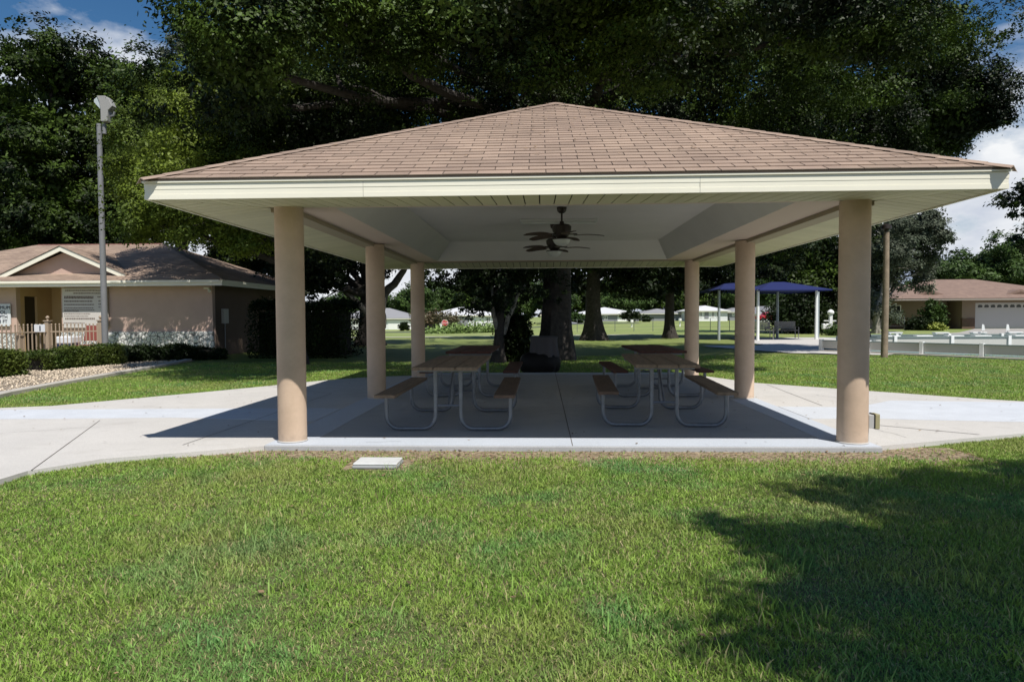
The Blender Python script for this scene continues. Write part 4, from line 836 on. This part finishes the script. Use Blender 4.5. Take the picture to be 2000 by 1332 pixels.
mb.box(hx(1848)-0.25, hx(1848)-0.002, hy+1.002, hy+2.4, -0.1, 2.45); mb.box(hx(1879)+0.002, hx(1879)+0.2, hy+0.202, hy+2.198, -0.1, 2.45); part('wall', mb, M_tan, hs); part('brick_base', MB().box(h0+0.25, hx(1848), hy+0.72, hy+1.02, -0.1, 0.895).box(hx(1879), hx(1904), hy-0.06, hy+0.2, -0.1, 0.895), M_brick, hs)
gd = part('garage_door', MB().box(hx(1906), hx(2095), hy+0.08, hy+0.14, -0.05, 2.215), mat('garage_white', (0.44,0.43,0.42), 0.6), hs)
for i in range(14):
    x = hx(1911+i*12.6); part('pane', MB().box(x, x+0.38, hy+0.066, hy+0.079, 1.82, 2.0).box(x+0.06, x+0.32, hy+0.067, hy+0.079, 2.0, 2.06), mat('dark_glass', (0.02,0.022,0.025), 0.15), gd)
def win(parent, x0, x1, z0, z1, y, nx_=2, nz=2, fr=0.07):
    wv_ = part('window', MB().box(x0, x1, y-0.02, y, z0, z1), mat('dark_glass', (0.02,0.022,0.025), 0.15), parent); mb = MB()
    for i in range(nx_+1): x = x0+(x1-x0)*i/nx_; mb.box(x-fr/2, x+fr/2, y-0.06, y-0.021, z0-fr/2, z1+fr/2)
    for i in range(nz+1): z = z0+(z1-z0)*i/nz; mb.box(x0+fr/2, x1-fr/2, y-0.055, y-0.022, z-fr/2, z+fr/2) if nx_ == 1 else mb.box(x0-fr/2+0.001, x1+fr/2-0.001, y-0.055, y-0.022, z-fr/2, z+fr/2)
    part('frame', mb, M_white, wv_)
win(hs, hx(1750), hx(1768), 0.95, 2.05, hy+0.8); win(hs, hx(1851), hx(1862), 0.75, 2.1, hy+2.2, 1, 2); 
part('door', MB().box(hx(1866), hx(1876), hy+2.12, hy+2.19, -0.05, 2.08), mat('dark_door', (0.035,0.028,0.022), 0.5), hs)
def hiproof(parent, x0, x1, y0, y1, ze_, zr_, m_, th=0.16, name='roof', fm=None):
    hw_ = min(y1-y0, x1-x0)/2; mb = MB()
    if x1-x0 >= y1-y0: A, B = (x0+hw_, (y0+y1)/2, zr_), (x1-hw_, (y0+y1)/2, zr_)
    else: A, B = ((x0+x1)/2, y0+hw_, zr_), ((x0+x1)/2, y1-hw_, zr_)
    v = [(x0,y0,ze_),(x1,y0,ze_),(x1,y1,ze_),(x0,y1,ze_),A,B,(x0,y0,ze_-0.02),(x1,y0,ze_-0.02),(x1,y1,ze_-0.02),(x0,y1,ze_-0.02)]
    f = [(0,1,5,4),(1,2,5),(2,3,4,5),(3,0,4)] if x1-x0 >= y1-y0 else [(0,1,4),(1,2,5,4),(2,3,5),(3,0,4,5)]
    rf = part(name, mb.add(v, f+[(0,6,7,1),(1,7,8,2),(2,8,9,3),(3,9,6,0),(9,8,7,6)]), m_, parent)
    fb = MB(); frame_ring(fb, x0+0.03, x1-0.03, y0+0.03, y1-0.03, 0.05, ze_-0.02-th, ze_-0.021); part('fascia', fb, fm or M_fas, rf)
    return rf
M_brfas = mat('brown_fascia', (0.30,0.26,0.22), 0.6)
hiproof(hs, h0-0.3, h1+0.8, hy-1.35, hy+12.8, 2.62, 4.55, M_roofb, fm=M_brfas)
for pa, pl, pr_, w_ in ((1815,1782,1862,1), (1995,1950,2050,1)):
    A, Lf, Rt = P(pa,565,hy-0.2), P(pl,583,hy-0.2), P(pr_,583,hy-0.2); gg = part('gable', MB().facing([(Lf.x,2.72),(Rt.x,2.72),(A.x,A.z)], hy-0.1, hy+4.0), M_roofb, hs)
    part('gable_face', MB().facing([(Lf.x+0.5,2.70),(Rt.x-0.5,2.70),(A.x,A.z-0.2)], hy-0.16, hy-0.102), M_brick, gg)
struct(sheet('driveway', [(hx(1903),hy-0.1),(hx(2100),hy-0.1),(hx(2100)-6,44.5),(26,42.5),(24.0,44),(30,50)], mat('drive_concrete', (0.36,0.34,0.31), 0.9), 0.03))
def bush(name, px, py_top, Y, rx, rz, n, size, label, ml, seed, group=None, cat='shrub'):
    x = P(px,640,Y).x; zb = float(hill(x, Y)); zt = P(px,py_top,Y).z; zc_ = (zt+zb)/2; t = thing(name, (x, Y, zb), label, cat, group)
    V, F = crown_mesh([(x, Y, zc_, rx, rx*0.9, (zt-zb)/2+0.05)], n, size, seed, clump=rx*0.28, shell=0.45, per=24)
    V[:,2] = np.maximum(V[:,2], zb); np_mesh('foliage', V-np.array([x, Y, zb]), F, t, ml)
    mb = MB()
    for i in range(5): limb(mb, (x,Y,zb-0.05), (x+math.cos(i*1.26)*rx*0.5, Y+math.sin(i*1.26)*rx*0.5, zc_+0.2), 0.04, 0.015, i+seed, 0.1, 4, 6)
    part('stems', mb, M_trunk, t); return t
bush('leafy_shrub', 1824, 588, 58.5, 0.95, 1.2, 2600, 0.13, 'tall leafy shrub in front of the bungalow door', M_leafm, 41)
bush('leafy_shrub', 1797, 622, 57.5, 1.1, 0.5, 1800, 0.11, 'dark spreading shrub under the bungalow window', M_leafd, 42)
bush('yellow_shrub', 1829, 632, 56.5, 0.65, 0.4, 1200, 0.09, 'small yellow-green shrub by the bungalow path', mat('yellow_leaves', (0.26,0.30,0.05), 0.6, island=0.4), 43)
bush('round_shrub', 1562, 583, 50, 2.2, 2, 12000, 0.11, 'large round dark shrub behind the blue canopy', M_leafd, 44)
bush('low_shrub', 1645, 637, 45, 1.1, 0.5, 2500, 0.08, 'low green shrub at the foot of the white mailbox', M_leafm, 45)
# ================================================================== FAR HOUSES beyond the lawn
M_rw = mat('white_metal_roof', (0.66,0.66,0.66), 0.5, var=0.1, scale=0.4); M_rg = mat('grey_shingle', (0.25,0.25,0.26), 0.9); M_ww = mat('white_wall', (0.72,0.73,0.74), 0.8); M_gw = mat('grey_wall', (0.24,0.245,0.27), 0.8); M_rt = mat('tan_roof', (0.50,0.42,0.30), 0.9); M_shut = mat('green_shutter', (0.08,0.14,0.13), 0.7)
def house(px0, px1, Y, dep, py_base, py_eave, py_top, wallm, roofm, label, garages=(), windows=(), wings=()):
    x0, x1 = P(px0,615,Y).x, P(px1,615,Y).x; pm = (px0+px1)/2; zb, ze_, zt = P(pm,py_base,Y).z, P(pm,py_eave,Y).z, P(pm,py_top,Y+dep/2).z
    t = thing('far_house', ((x0+x1)/2, Y+dep/2, zb), label, 'house')
    part('wall', MB().box(x0, x1, Y, Y+dep, zb-1.2, ze_-0.2), wallm, t); hiproof(t, x0-0.6, x1+0.6, Y-0.6, Y+dep+0.6, ze_, zt, roofm)
    for a, b, t0, t1, m_ in garages: part('garage_door', MB().box(P(a,615,Y).x, P(b,615,Y).x, Y-0.08, Y-0.002, P(a,t1,Y).z, P(a,t0,Y).z), m_, t)
    for a, b, t0, t1 in windows: win(t, P(a,615,Y).x, P(b,615,Y).x, P(a,t1,Y).z, P(a,t0,Y).z, Y-0.002, 2, 1, 0.12)
    return t
house(650, 806, 136, 12, 646, 622, 602, M_ww, M_rg, 'white house with grey roof seen left of and behind the second left column', [(758,801,626,645,M_white)], [(678,684,624,634),(690,699,623,634)])
house(829, 968, 138, 13, 643, 616, 600, M_ww, M_rw, 'long white-roofed house behind the red sign, grey and white walls', [(876,914,619,643,M_gw)], [(918,924,620,628),(951,957,619,629)])
house(1060, 1121, 142, 11, 640, 615, 604, M_ww, M_rt, 'house with tan roof just right of the thick oak trunk', [], [(1112,1116,622,630)])
house(1124, 1248, 140, 13, 632, 613, 600, M_gw, M_rw, 'grey house with white roof and bright wall between the two straight oak trunks', [(1206,1240,609,630,M_white)], [(1150,1156,617,624),(1180,1186,617,624)])
house(1252, 1330, 150, 11, 628, 612, 603, M_gw, M_rg, 'dim grey house partly behind the thinner oak trunk', [], [(1262,1268,616,622)])
house(1350, 1421, 140, 12, 624, 607, 597, M_ww, M_rw, 'bright white house right of the back right column', [(1376,1384,609,622,M_gw)], [(1366,1371,609,619),(1390,1395,609,619),(1400,1405,609,619)])
house(1424, 1476, 150, 11, 624, 609, 601, M_gw, M_rg, 'small grey house left of the white canopy posts', [], [(1430,1434,612,617)])
house(1484, 1532, 128, 11, 630, 613, 598, M_ww, M_rg, 'grey-roofed house behind the red car', [], [(1508,1513,615,621)])
# cars
def car(px, py, Y, L_, col, label, rot=0.0):
    p = P(px,py,Y); zb = p.z; t = thing('parked_car', (p.x, Y, zb), label, 'car', None, rot); m_ = mat('car_paint_'+label.split()[0], col, 0.3)
    h = L_/2; sec = [(-h,0.35),(-h,0.75),(-h*0.86,0.88),(-h*0.55,0.95),(-h*0.32,1.38),(h*0.22,1.42),(h*0.52,0.98),(h*0.92,0.85),(h,0.62),(h,0.35)]
    part('body', MB().facing(sec[::-1], -0.85, 0.85), m_, t, local=True, bevel=0.06)
    part('side_window', MB().facing([(-h*0.50,0.98),(h*0.44,0.99),(h*0.20,1.34),(-h*0.30,1.31)], -0.872, -0.856), mat('dark_glass', (0.02,0.022,0.025), 0.15), t, local=True)
    for sx in (-0.6, 0.6):
        for y in (-0.8, 0.8):
            w_ = part('wheel', MB().tube([(sx*h,y-0.1,0.32),(sx*h,y+0.1,0.32)], 0.32, 18), mat('tyre', (0.02,0.02,0.02), 0.8), t, local=True)
    return t
car(1500, 628, 104, 3.4, (0.42,0.02,0.04), 'red car parked beyond the benches under the blue canopy')
car(1106, 640, 118, 3.8, (0.25,0.26,0.30), 'silver car parked beyond the lawn right of the thick oak trunk')
# stop sign
Y = 84; p = P(869,631,Y); zb = float(hill(p.x, Y)); t = thing('stop_sign', (p.x, Y, zb), 'red octagonal stop sign by the road in front of the white-roofed house', 'stop sign')
part('post', MB().box(p.x-0.03,p.x+0.03,Y,Y+0.05,zb-0.1,p.z+0.2), M_steel, t)
def octo(r): return [(p.x+r*math.cos(R(22.5+45*i)), p.z+r*math.sin(R(22.5+45*i))) for i in range(8)]
part('border', MB().facing(octo(0.44), Y-0.02, Y-0.004), M_white, t); part('plate', MB().facing(octo(0.40), Y-0.03, Y-0.021), mat('sign_red', (0.50,0.03,0.05), 0.5), t)
add_text('STOP', 0.30, (p.x, Y-0.034, p.z-0.105), M_white, t)
p = P(861,640,80); zb = float(hill(p.x,80)); t = thing('marker_post', (p.x, 80, zb), 'short white post left of the red octagonal sign', 'post'); part('post', MB().box(p.x-0.12,p.x+0.12,79.9,80.1,zb-0.1,p.z+0.45), M_white, t); part('cap', MB().box(p.x-0.15,p.x+0.15,79.87,80.13,p.z+0.451,p.z+0.5), M_white, t)
for px, py, Y, lb in ((1234,635,78,'white mailbox post left of the thinner oak trunk'), (1328,632,80,'white mailbox post right of the thinner oak trunk')):
    p = P(px,py,Y); zb = float(hill(p.x,Y)); t = thing('mailbox', (p.x,Y,zb), lb, 'mailbox'); part('post', MB().box(p.x-0.07,p.x+0.07,Y-0.05,Y+0.05,zb-0.1,p.z+0.3), M_white, t); part('box', MB().box(p.x-0.14,p.x+0.14,Y-0.3,Y+0.3,p.z+0.301,p.z+0.6), M_white, t, bevel=0.03)
p = P(679,636,52); zb = float(hill(p.x,52)); t = thing('mailbox', (p.x,52,zb), 'black mailbox on a post far left beyond the double-trunk oak', 'mailbox'); part('post', MB().box(p.x-0.06,p.x+0.06,51.95,52.05,zb-0.1,p.z+0.35), M_black, t); part('box', MB().box(p.x-0.13,p.x+0.13,51.7,52.3,p.z+0.351,p.z+0.72), M_black, t, bevel=0.03)
bush('topiary_shrub', 788, 629, 124, 1.0, 0.9, 700, 0.2, 'small dark shrub before the white garage door', M_leafd, 46)
bush('round_shrub', 1232, 607, 134, 1.8, 1.5, 1500, 0.22, 'dark round shrub against the bright wall of the grey house', M_leafd, 47)
bush('round_shrub', 1262, 617, 132, 1.1, 1.0, 900, 0.2, 'small dark shrub before the dim grey house', M_leafd, 48)
bush('russet_shrub', 852, 612, 126, 4.6, 2.0, 4000, 0.25, 'broad russet and green shrub left of the red octagonal sign', mat('russet_leaves', (0.10,0.06,0.03), 0.7, col2=(0.05,0.06,0.02), scale=0.4, island=0.4), 49)
bush('young_palm_shrub', 1122, 614, 120, 2.2, 1.2, 1500, 0.3, 'bushy plant before the tan-roofed house', M_leafm, 50)
for i, (px, pt_, Y, rx) in enumerate(((868,650,74,2.6),(900,645,76,3.0),(934,642,75,3.2),(962,645,77,2.6))):
    bush('weedy_mound', px, pt_, Y, rx, 0.8, 3000, 0.16, ['low weedy green mound under the red octagonal sign','low weedy green mound right of the red octagonal sign','low weedy green mound in front of the white wall','low weedy green mound nearest the forked small tree'][i], mat('weed_leaves', (0.14,0.21,0.05), 0.7, island=0.4), 60+i, 'weedy green mounds on the far lawn')
# dark picket fence by the russet shrub
a_, b_ = P(831,640,118), P(862,640,118); t = thing('dark_fence', (a_.x,118,a_.z-0.6), 'short dark metal fence under the russet shrub', 'fence'); zb = float(hill(a_.x,118))
for i in range(12): x = a_.x+(b_.x-a_.x)*i/11; part('picket', MB().box(x-0.05,x+0.05,117.95,118.05,zb-0.1,zb+1.3), M_black, t)
part('rail', MB().box(a_.x,b_.x,117.9,117.949,zb+1.0,zb+1.1), M_black, t)
# wire fence across the far lawn
t = thing('wire_fence', (8, 58, -0.4), 'thin wire fence on slim posts crossing the far lawn behind the oaks', 'fence')
for i in range(19):
    x = 1.5+i*1.6; zb = float(hill(x,58)); part('post', MB().tube([(x,58,zb-0.1),(x,58,zb+1.1)], 0.025, 6), M_steel, t)
for z in (0.35,0.7,1.05): part('wire', MB().tube([(1.5+i*1.6,58,float(hill(1.5+i*1.6,58))+z) for i in range(19)], 0.008, 4), M_steel, t)
# ================================================================== TREES
def W(px, py, Y): p = P(px, py, Y); return p.x, Y, p.z
def B(px, py, Y, rpx, rpy, ry, w=1): x, y, z = W(px, py, Y); k = Y/F_PX; return (x, y, z, rpx*k, ry, rpy*k, w)
G_ = 'live oaks around the pavilion'
# the big oak straight behind the pavilion
tree('live_oak', (0.55,21.6,-0.05), [B(1090,110,21,370,340,6.0), B(760,110,21,330,330,5.5), B(1430,110,22,300,300,5.5), B(1080,-330,22,560,300,6,0.4),
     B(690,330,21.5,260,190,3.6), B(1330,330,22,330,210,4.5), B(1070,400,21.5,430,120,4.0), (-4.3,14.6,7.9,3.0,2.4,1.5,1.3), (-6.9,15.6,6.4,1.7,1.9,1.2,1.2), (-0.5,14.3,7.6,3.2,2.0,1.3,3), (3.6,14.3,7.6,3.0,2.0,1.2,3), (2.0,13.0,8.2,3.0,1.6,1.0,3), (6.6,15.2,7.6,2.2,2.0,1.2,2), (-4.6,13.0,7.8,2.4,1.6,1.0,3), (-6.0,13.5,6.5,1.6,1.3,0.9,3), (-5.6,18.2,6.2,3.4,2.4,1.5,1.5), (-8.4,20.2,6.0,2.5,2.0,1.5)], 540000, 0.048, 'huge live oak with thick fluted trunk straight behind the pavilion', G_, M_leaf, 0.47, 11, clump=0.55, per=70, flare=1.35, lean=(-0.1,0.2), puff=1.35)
tree('live_oak', (12.62,27.5,-0.05), [B(1792,155,24,132,150,3.2), B(1855,235,24,78,78,2,3.5), B(1740,255,24,90,60,2,2), B(1600,225,23.5,150,120,2.8), B(1715,10,24,120,95,3), B(1835,60,24,50,70,2), B(1555,110,24,80,110,2.5)], 150000, 0.050, 'live oak crown reaching right over the pavilion roof against blue sky', G_, M_leaf, 0.3, 12, clump=0.5, per=60, lean=(0.15,-0.1), puff=0.95)
tree('live_oak', (-7.2,19.8,-0.05), [B(350,335,17.2,130,145,1.5), B(440,250,17.6,130,110,1.6), B(470,420,17.6,110,80,1.4), B(280,420,17,70,60,1.0), B(560,190,18.5,140,130,1.8), B(400,400,23.5,130,95,2.4), B(330,300,24.5,120,120,2.5), B(520,380,26,150,110,3)], 220000, 0.040, 'lower yellow-green oak boughs hanging over the pink building and light pole', G_, M_leafy, 0.20, 13, clump=0.40, per=60, puff=0.62, lean=(0.0,-0.3))
tree('live_oak', (-8.35,32.6,-0.05), [B(700,420,33,150,120,4), B(600,500,32,90,70,3), B(625,545,30,80,45,2), B(800,440,34,120,80,3.5), B(560,300,34,200,180,4)], 70000, 0.085, 'oak with dark double trunk seen beside the second left column', G_, M_leafd, 0.40, 14, clump=0.55, lean=(0.0,0.0), flare=2.0, limbs=((P(728,628,32.6),P(655,555,31.5),0.22,0.09),(P(668,566,31.5),P(600,505,31),0.10,0.03),(P(742,640,32.6),P(752,570,32.8),0.30,0.22),(P(752,572,32.8),P(800,500,33),0.22,0.12)), ml2=M_bark2)
tree('live_oak', (2.95,38.2,-0.06), [B(1160,480,38,170,90,4.5), B(1050,440,40,150,100,4), B(1250,430,39,150,110,4)], 60000, 0.10, 'straight dark oak trunk right of the thick fluted trunk', G_, M_leafd, 0.44, 15, clump=0.6, flare=1.9)
tree('live_oak', (7.7,41.0,-0.06), [B(1310,510,41,120,70,4), B(1420,470,42,130,90,4), B(1240,540,41,60,40,3)], 50000, 0.10, 'thinner straight oak trunk between the white far houses', G_, M_leafd, 0.30, 16, clump=0.6, flare=1.7)
tree('small_forked_tree', (-1.25,20.4,-0.05), [B(935,545,20.4,55,55,0.9), B(1000,545,20.6,55,45,0.9), B(960,590,20.4,25,22,0.5)], 16000, 0.05, 'small tree with pale forked branches left of the thick oak trunk', None, M_leafd, 0.17, 17, clump=0.3, flare=1.5, lean=(0.02,0), limbs=((P(978,655,20.4),P(960,590,20.3),0.10,0.055),(P(960,592,20.3),P(958,535,20.3),0.055,0.03),(P(984,652,20.4),P(1002,600,20.3),0.085,0.06),(P(1002,602,20.3),P(1026,556,20.2),0.06,0.03)), ml2=M_barkg)
bush('dark_shrub', 1005, 612, 20.8, 0.52, 0.9, 9000, 0.05, 'dark shrub between the forked small tree and the thick oak trunk', M_leafd, 51)
# trees behind the pool house
G2 = 'tall trees behind the pink building'
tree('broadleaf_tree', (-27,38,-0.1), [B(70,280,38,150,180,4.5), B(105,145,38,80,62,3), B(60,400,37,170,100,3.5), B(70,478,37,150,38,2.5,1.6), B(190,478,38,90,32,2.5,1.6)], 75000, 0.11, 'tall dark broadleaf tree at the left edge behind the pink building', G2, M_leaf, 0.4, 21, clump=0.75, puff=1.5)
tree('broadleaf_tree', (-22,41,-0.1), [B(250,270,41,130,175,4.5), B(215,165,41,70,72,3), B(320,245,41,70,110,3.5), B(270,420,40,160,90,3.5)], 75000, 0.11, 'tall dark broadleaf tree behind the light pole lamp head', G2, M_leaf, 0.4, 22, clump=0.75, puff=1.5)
tree('pine_tree', (-17,43,-0.1), [B(400,110,43,62,75,2.5), B(430,210,43,90,110,3), B(450,340,43,110,130,3.5)], 45000, 0.10, 'bluish-green needle tree rising between the broadleaf trees and the oak', None, M_leafg, 0.33, 23, clump=0.6)
tree('broadleaf_tree', (-14,37,-0.1), [B(480,400,36,130,130,3.5), B(590,420,36,90,100,3), B(470,505,36,90,42,2.2,1.6), B(590,520,35,70,40,2,1.6)], 40000, 0.11, 'dark tree over the hip end of the pink building roof', G2, M_leafd, 0.35, 24, clump=0.7)
# right background
tree('moss_hung_oak', (P(1711,640,49).x,49,-0.1), [B(1728,500,50,62,72,3.0), B(1808,452,50,40,34,2.2), B(1690,590,50,42,45,2.0), B(1770,450,51,70,48,2.5), B(1800,520,52,26,40,1.5)], 42000, 0.10, 'grey moss-hung oak behind the wooden pole', None, M_leafg, 0.24, 31, clump=0.6, mt=M_barkg, flare=1.4)
tree('background_tree', (P(1600,640,53).x,53,-0.1), [B(1600,520,53,120,80,4), B(1500,500,54,110,70,4), B(1660,560,53,60,60,3)], 45000, 0.12, 'dark tree mass above the blue shade canopy', None, M_leaf, 0.4, 32, clump=0.75, puff=1.5)
tree('background_tree', (P(1900,640,84).x,84,-0.1), [B(1890,540,84,70,38,5), B(1950,515,85,62,45,5), B(1860,545,84,40,30,4)], 36000, 0.17, 'tree row behind the roof of the brown-roofed bungalow', 'trees behind the bungalow', M_leafm, 0.5, 33, clump=1.0, puff=2.2)
tree('background_tree', (P(2040,640,86).x,86,-0.1), [B(2020,510,86,80,60,5)], 14000, 0.17, 'tree at the right edge behind the bungalow garage', 'trees behind the bungalow', M_leaf, 0.5, 34, clump=1.0, puff=2.2)
tree('background_tree', (31.5,37,-0.1), [B(2042,385,38,48,42,2), B(2090,450,38,70,80,2.5)], 14000, 0.10, 'dark tree tips entering at the right edge beside the pavilion eave', None, M_leaf, 0.3, 35, clump=0.6)
# tree line behind the far houses: three grown, the rest copies with their own label
tl = [(690,158,'first'),(740,170,''),(800,165,''),(870,172,''),(935,160,''),(1010,168,''),(1085,165,''),(1150,172,''),(1215,160,''),(1280,170,''),(1345,165,''),(1410,172,''),(1475,160,''),(1540,168,''),(1640,160,''),(1760,150,''),(1810,165,'')]
where = ['above the grey roof of the white house, left end of the far row','behind the white house, seen beside the second left column','above the white garage door','above the russet shrub','above the long white roof','above the weedy mounds','just left of the thick oak trunk, far off','above the tan roof','between the oak trunks on the left half','above the bright wall of the grey house','behind the thinner oak trunk','above the bright white house','left of the white canopy posts','above the grey roof behind the red car','behind the white mailbox','behind the moss-hung oak','in the gap right of the moss-hung oak']
protos = []
for i, (px, Y, _) in enumerate(tl):
    x = P(px,615,Y).x; zb = float(hill(x, Y)); hgt = [9.5,8.2,11,12,10,12.5,12,12,11,12,12.5,11,12,11,12,9,8][i]; lab = 'far tree '+where[i]; gp = 'far row of trees behind the houses'
    if i < 3:
        t = tree('far_tree', (x,Y,zb), [(x,Y,zb+hgt*0.58,5.4,4.5,hgt*0.42),(x+2.6,Y,zb+hgt*0.42,4.2,4,hgt*0.3),(x-3.0,Y,zb+hgt*0.40,4.0,4,hgt*0.3)], 15000, 0.26, lab, gp, [M_leafm,M_leaf,M_leafm][i], 0.4, 70+i, clump=1.2, puff=1.9, flare=1.4, per=30); protos.append((t, hgt))
    else:
        t0, h0_ = protos[i % 3]; t = copy_tree(t0); t.location = (x,Y,zb); t.rotation_euler = (0,0,i*1.3); s_ = hgt/h0_; t.scale = (1.05,1.05,s_); t['label'] = lab
# the tree behind the camera whose shadow lies over the right of the lawn
def shade_spot(x, y, z): k = z/-SUNV.z; return (x-SUNV.x*k, y-SUNV.y*k, z)
bl = []
for gx_, gy_, z, r in ((2.25,5.25,7.0,0.42),(2.9,5.55,7.0,0.55),(3.6,5.75,7.2,0.55),(4.4,6.2,7.2,0.40),(3.0,4.75,7.2,0.55),(1.62,4.15,6.8,0.42),(1.30,4.45,6.6,0.28),(2.3,4.2,7.0,0.6),(3.2,4.1,7.6,0.9),(4.4,4.9,8.0,1.1),
      (1.35,3.3,6.6,0.42),(1.9,3.35,7.0,0.62),(2.6,3.2,7.4,0.8),(1.15,2.75,6.8,0.40),(1.9,2.5,7.2,0.7),(3.6,3.1,8.2,1.3),(5.4,4.4,8.6,1.6),(5.0,2.6,8.8,1.9),(2.6,1.4,8.2,1.3),(7.0,4.6,8.8,1.6),(5.6,6.0,7.5,0.7)):
    x, y, z = shade_spot(gx_, gy_, z); bl.append((x, y, z, r, r*0.9, r*0.75))
tree('live_oak', (9.0,-3.2,-0.05), bl, 80000, 0.050, 'live oak beside the viewpoint whose shadow covers the right foreground lawn', None, M_leaf, 0.35, 91, clump=0.25, lean=(-0.3,0.4), puff=0, core=1.0)
# ================================================================== LIGHT, SKY, CAMERA
sun = bpy.data.lights.new('sun', 'SUN'); sun.energy = 5.0; sun.angle = R(0.53); sun.color = (1.0, 0.955, 0.89)
so_ = bpy.data.objects.new('sun', sun); COL.objects.link(so_); so_.rotation_euler = (-SUNV).to_track_quat('Z', 'Y').to_euler(); so_.location = (0,0,40)
w = bpy.data.worlds.new('World'); sc.world = w; w.use_nodes = True; N = w.node_tree.nodes; L = w.node_tree.links
bg = N['Background']; sky = N.new('ShaderNodeTexSky'); sky.sky_type = 'NISHITA'; sky.sun_disc = False
elev = math.asin(-SUNV.z); sky.sun_elevation = elev; sky.sun_rotation = math.atan2(-SUNV.x, -SUNV.y); sky.air_density = 1.0; sky.dust_density = 0.3; sky.ozone_density = 2.2
tc = N.new('ShaderNodeTexCoord'); mp = N.new('ShaderNodeMapping'); mp.inputs['Scale'].default_value = (1.0, 1.0, 2.1); mp.inputs['Location'].default_value = (0.42, 0.1, 0.22)
L.new(tc.outputs['Generated'], mp.inputs['Vector'])
n1 = N.new('ShaderNodeTexNoise'); n1.inputs['Scale'].default_value = 3.3; n1.inputs['Detail'].default_value = 9; n1.inputs['Roughness'].default_value = 0.56; L.new(mp.outputs[0], n1.inputs['Vector'])
r1 = N.new('ShaderNodeValToRGB'); r1.color_ramp.elements[0].position = 0.50; r1.color_ramp.elements[1].position = 0.60; L.new(n1.outputs['Fac'], r1.inputs['Fac'])
n2 = N.new('ShaderNodeTexNoise'); n2.inputs['Scale'].default_value = 6; n2.inputs['Detail'].default_value = 6; L.new(mp.outputs[0], n2.inputs['Vector'])
r2 = N.new('ShaderNodeValToRGB'); r2.color_ramp.elements[0].color = (7.5,8.8,11.5,1); r2.color_ramp.elements[1].color = (17,17.3,17.6,1); r2.color_ramp.elements[0].position = 0.35; r2.color_ramp.elements[1].position = 0.62; L.new(n2.outputs['Fac'], r2.inputs['Fac'])
mx = N.new('ShaderNodeMix'); mx.data_type = 'RGBA'; L.new(r1.outputs['Color'], mx.inputs[0]); L.new(sky.outputs[0], mx.inputs[6]); L.new(r2.outputs['Color'], mx.inputs[7])
sx = N.new('ShaderNodeSeparateXYZ'); L.new(tc.outputs['Generated'], sx.inputs[0])
el = N.new('ShaderNodeMapRange'); el.inputs['From Min'].default_value = 0.06; el.inputs['From Max'].default_value = 0.42; el.inputs['To Min'].default_value = 0.15; el.inputs['To Max'].default_value = -0.12; L.new(sx.outputs['Z'], el.inputs['Value'])
ad = N.new('ShaderNodeMath'); ad.operation = 'ADD'; L.new(n1.outputs['Fac'], ad.inputs[0]); L.new(el.outputs[0], ad.inputs[1]); L.new(ad.outputs[0], r1.inputs['Fac'])
hs_ = N.new('ShaderNodeHueSaturation'); hs_.inputs['Saturation'].default_value = 1.30; hs_.inputs['Value'].default_value = 1.55; L.new(sky.outputs[0], hs_.inputs['Color']); L.new(hs_.outputs[0], mx.inputs[6])
L.new(mx.outputs[2], bg.inputs['Color']); bg.inputs['Strength'].default_value = 0.05
cam = bpy.data.cameras.new('camera'); co = bpy.data.objects.new('camera', cam); COL.objects.link(co)
cam.sensor_width = 36; cam.lens = F_PX/2000*36; cam.clip_end = 3000; cam.clip_start = 0.05
wv, pv, rv = R(YAW), R(PIT), R(ROL)
r_ = Vector((math.cos(wv), math.sin(wv), 0)); fh = Vector((-math.sin(wv), math.cos(wv), 0)); fw = fh*math.cos(pv)-Vector((0,0,1))*math.sin(pv); u_ = fh*math.sin(pv)+Vector((0,0,1))*math.cos(pv)
cx_ = r_*math.cos(rv)-u_*math.sin(rv); cu_ = r_*math.sin(rv)+u_*math.cos(rv)
m4 = Matrix((cx_, cu_, -fw)).transposed().to_4x4(); m4.translation = (0, 0, EYE); co.matrix_world = m4; sc.camera = co
sc.render.engine = 'CYCLES'; sc.view_settings.view_transform = 'Standard'; sc.view_settings.look = 'None'; sc.view_settings.exposure = 0.12; sc.view_settings.gamma = 1.0
sc.cycles.max_bounces = 6; sc.cycles.diffuse_bounces = 3; sc.cycles.glossy_bounces = 2; sc.cycles.transmission_bounces = 2; sc.cycles.transparent_max_bounces = 4
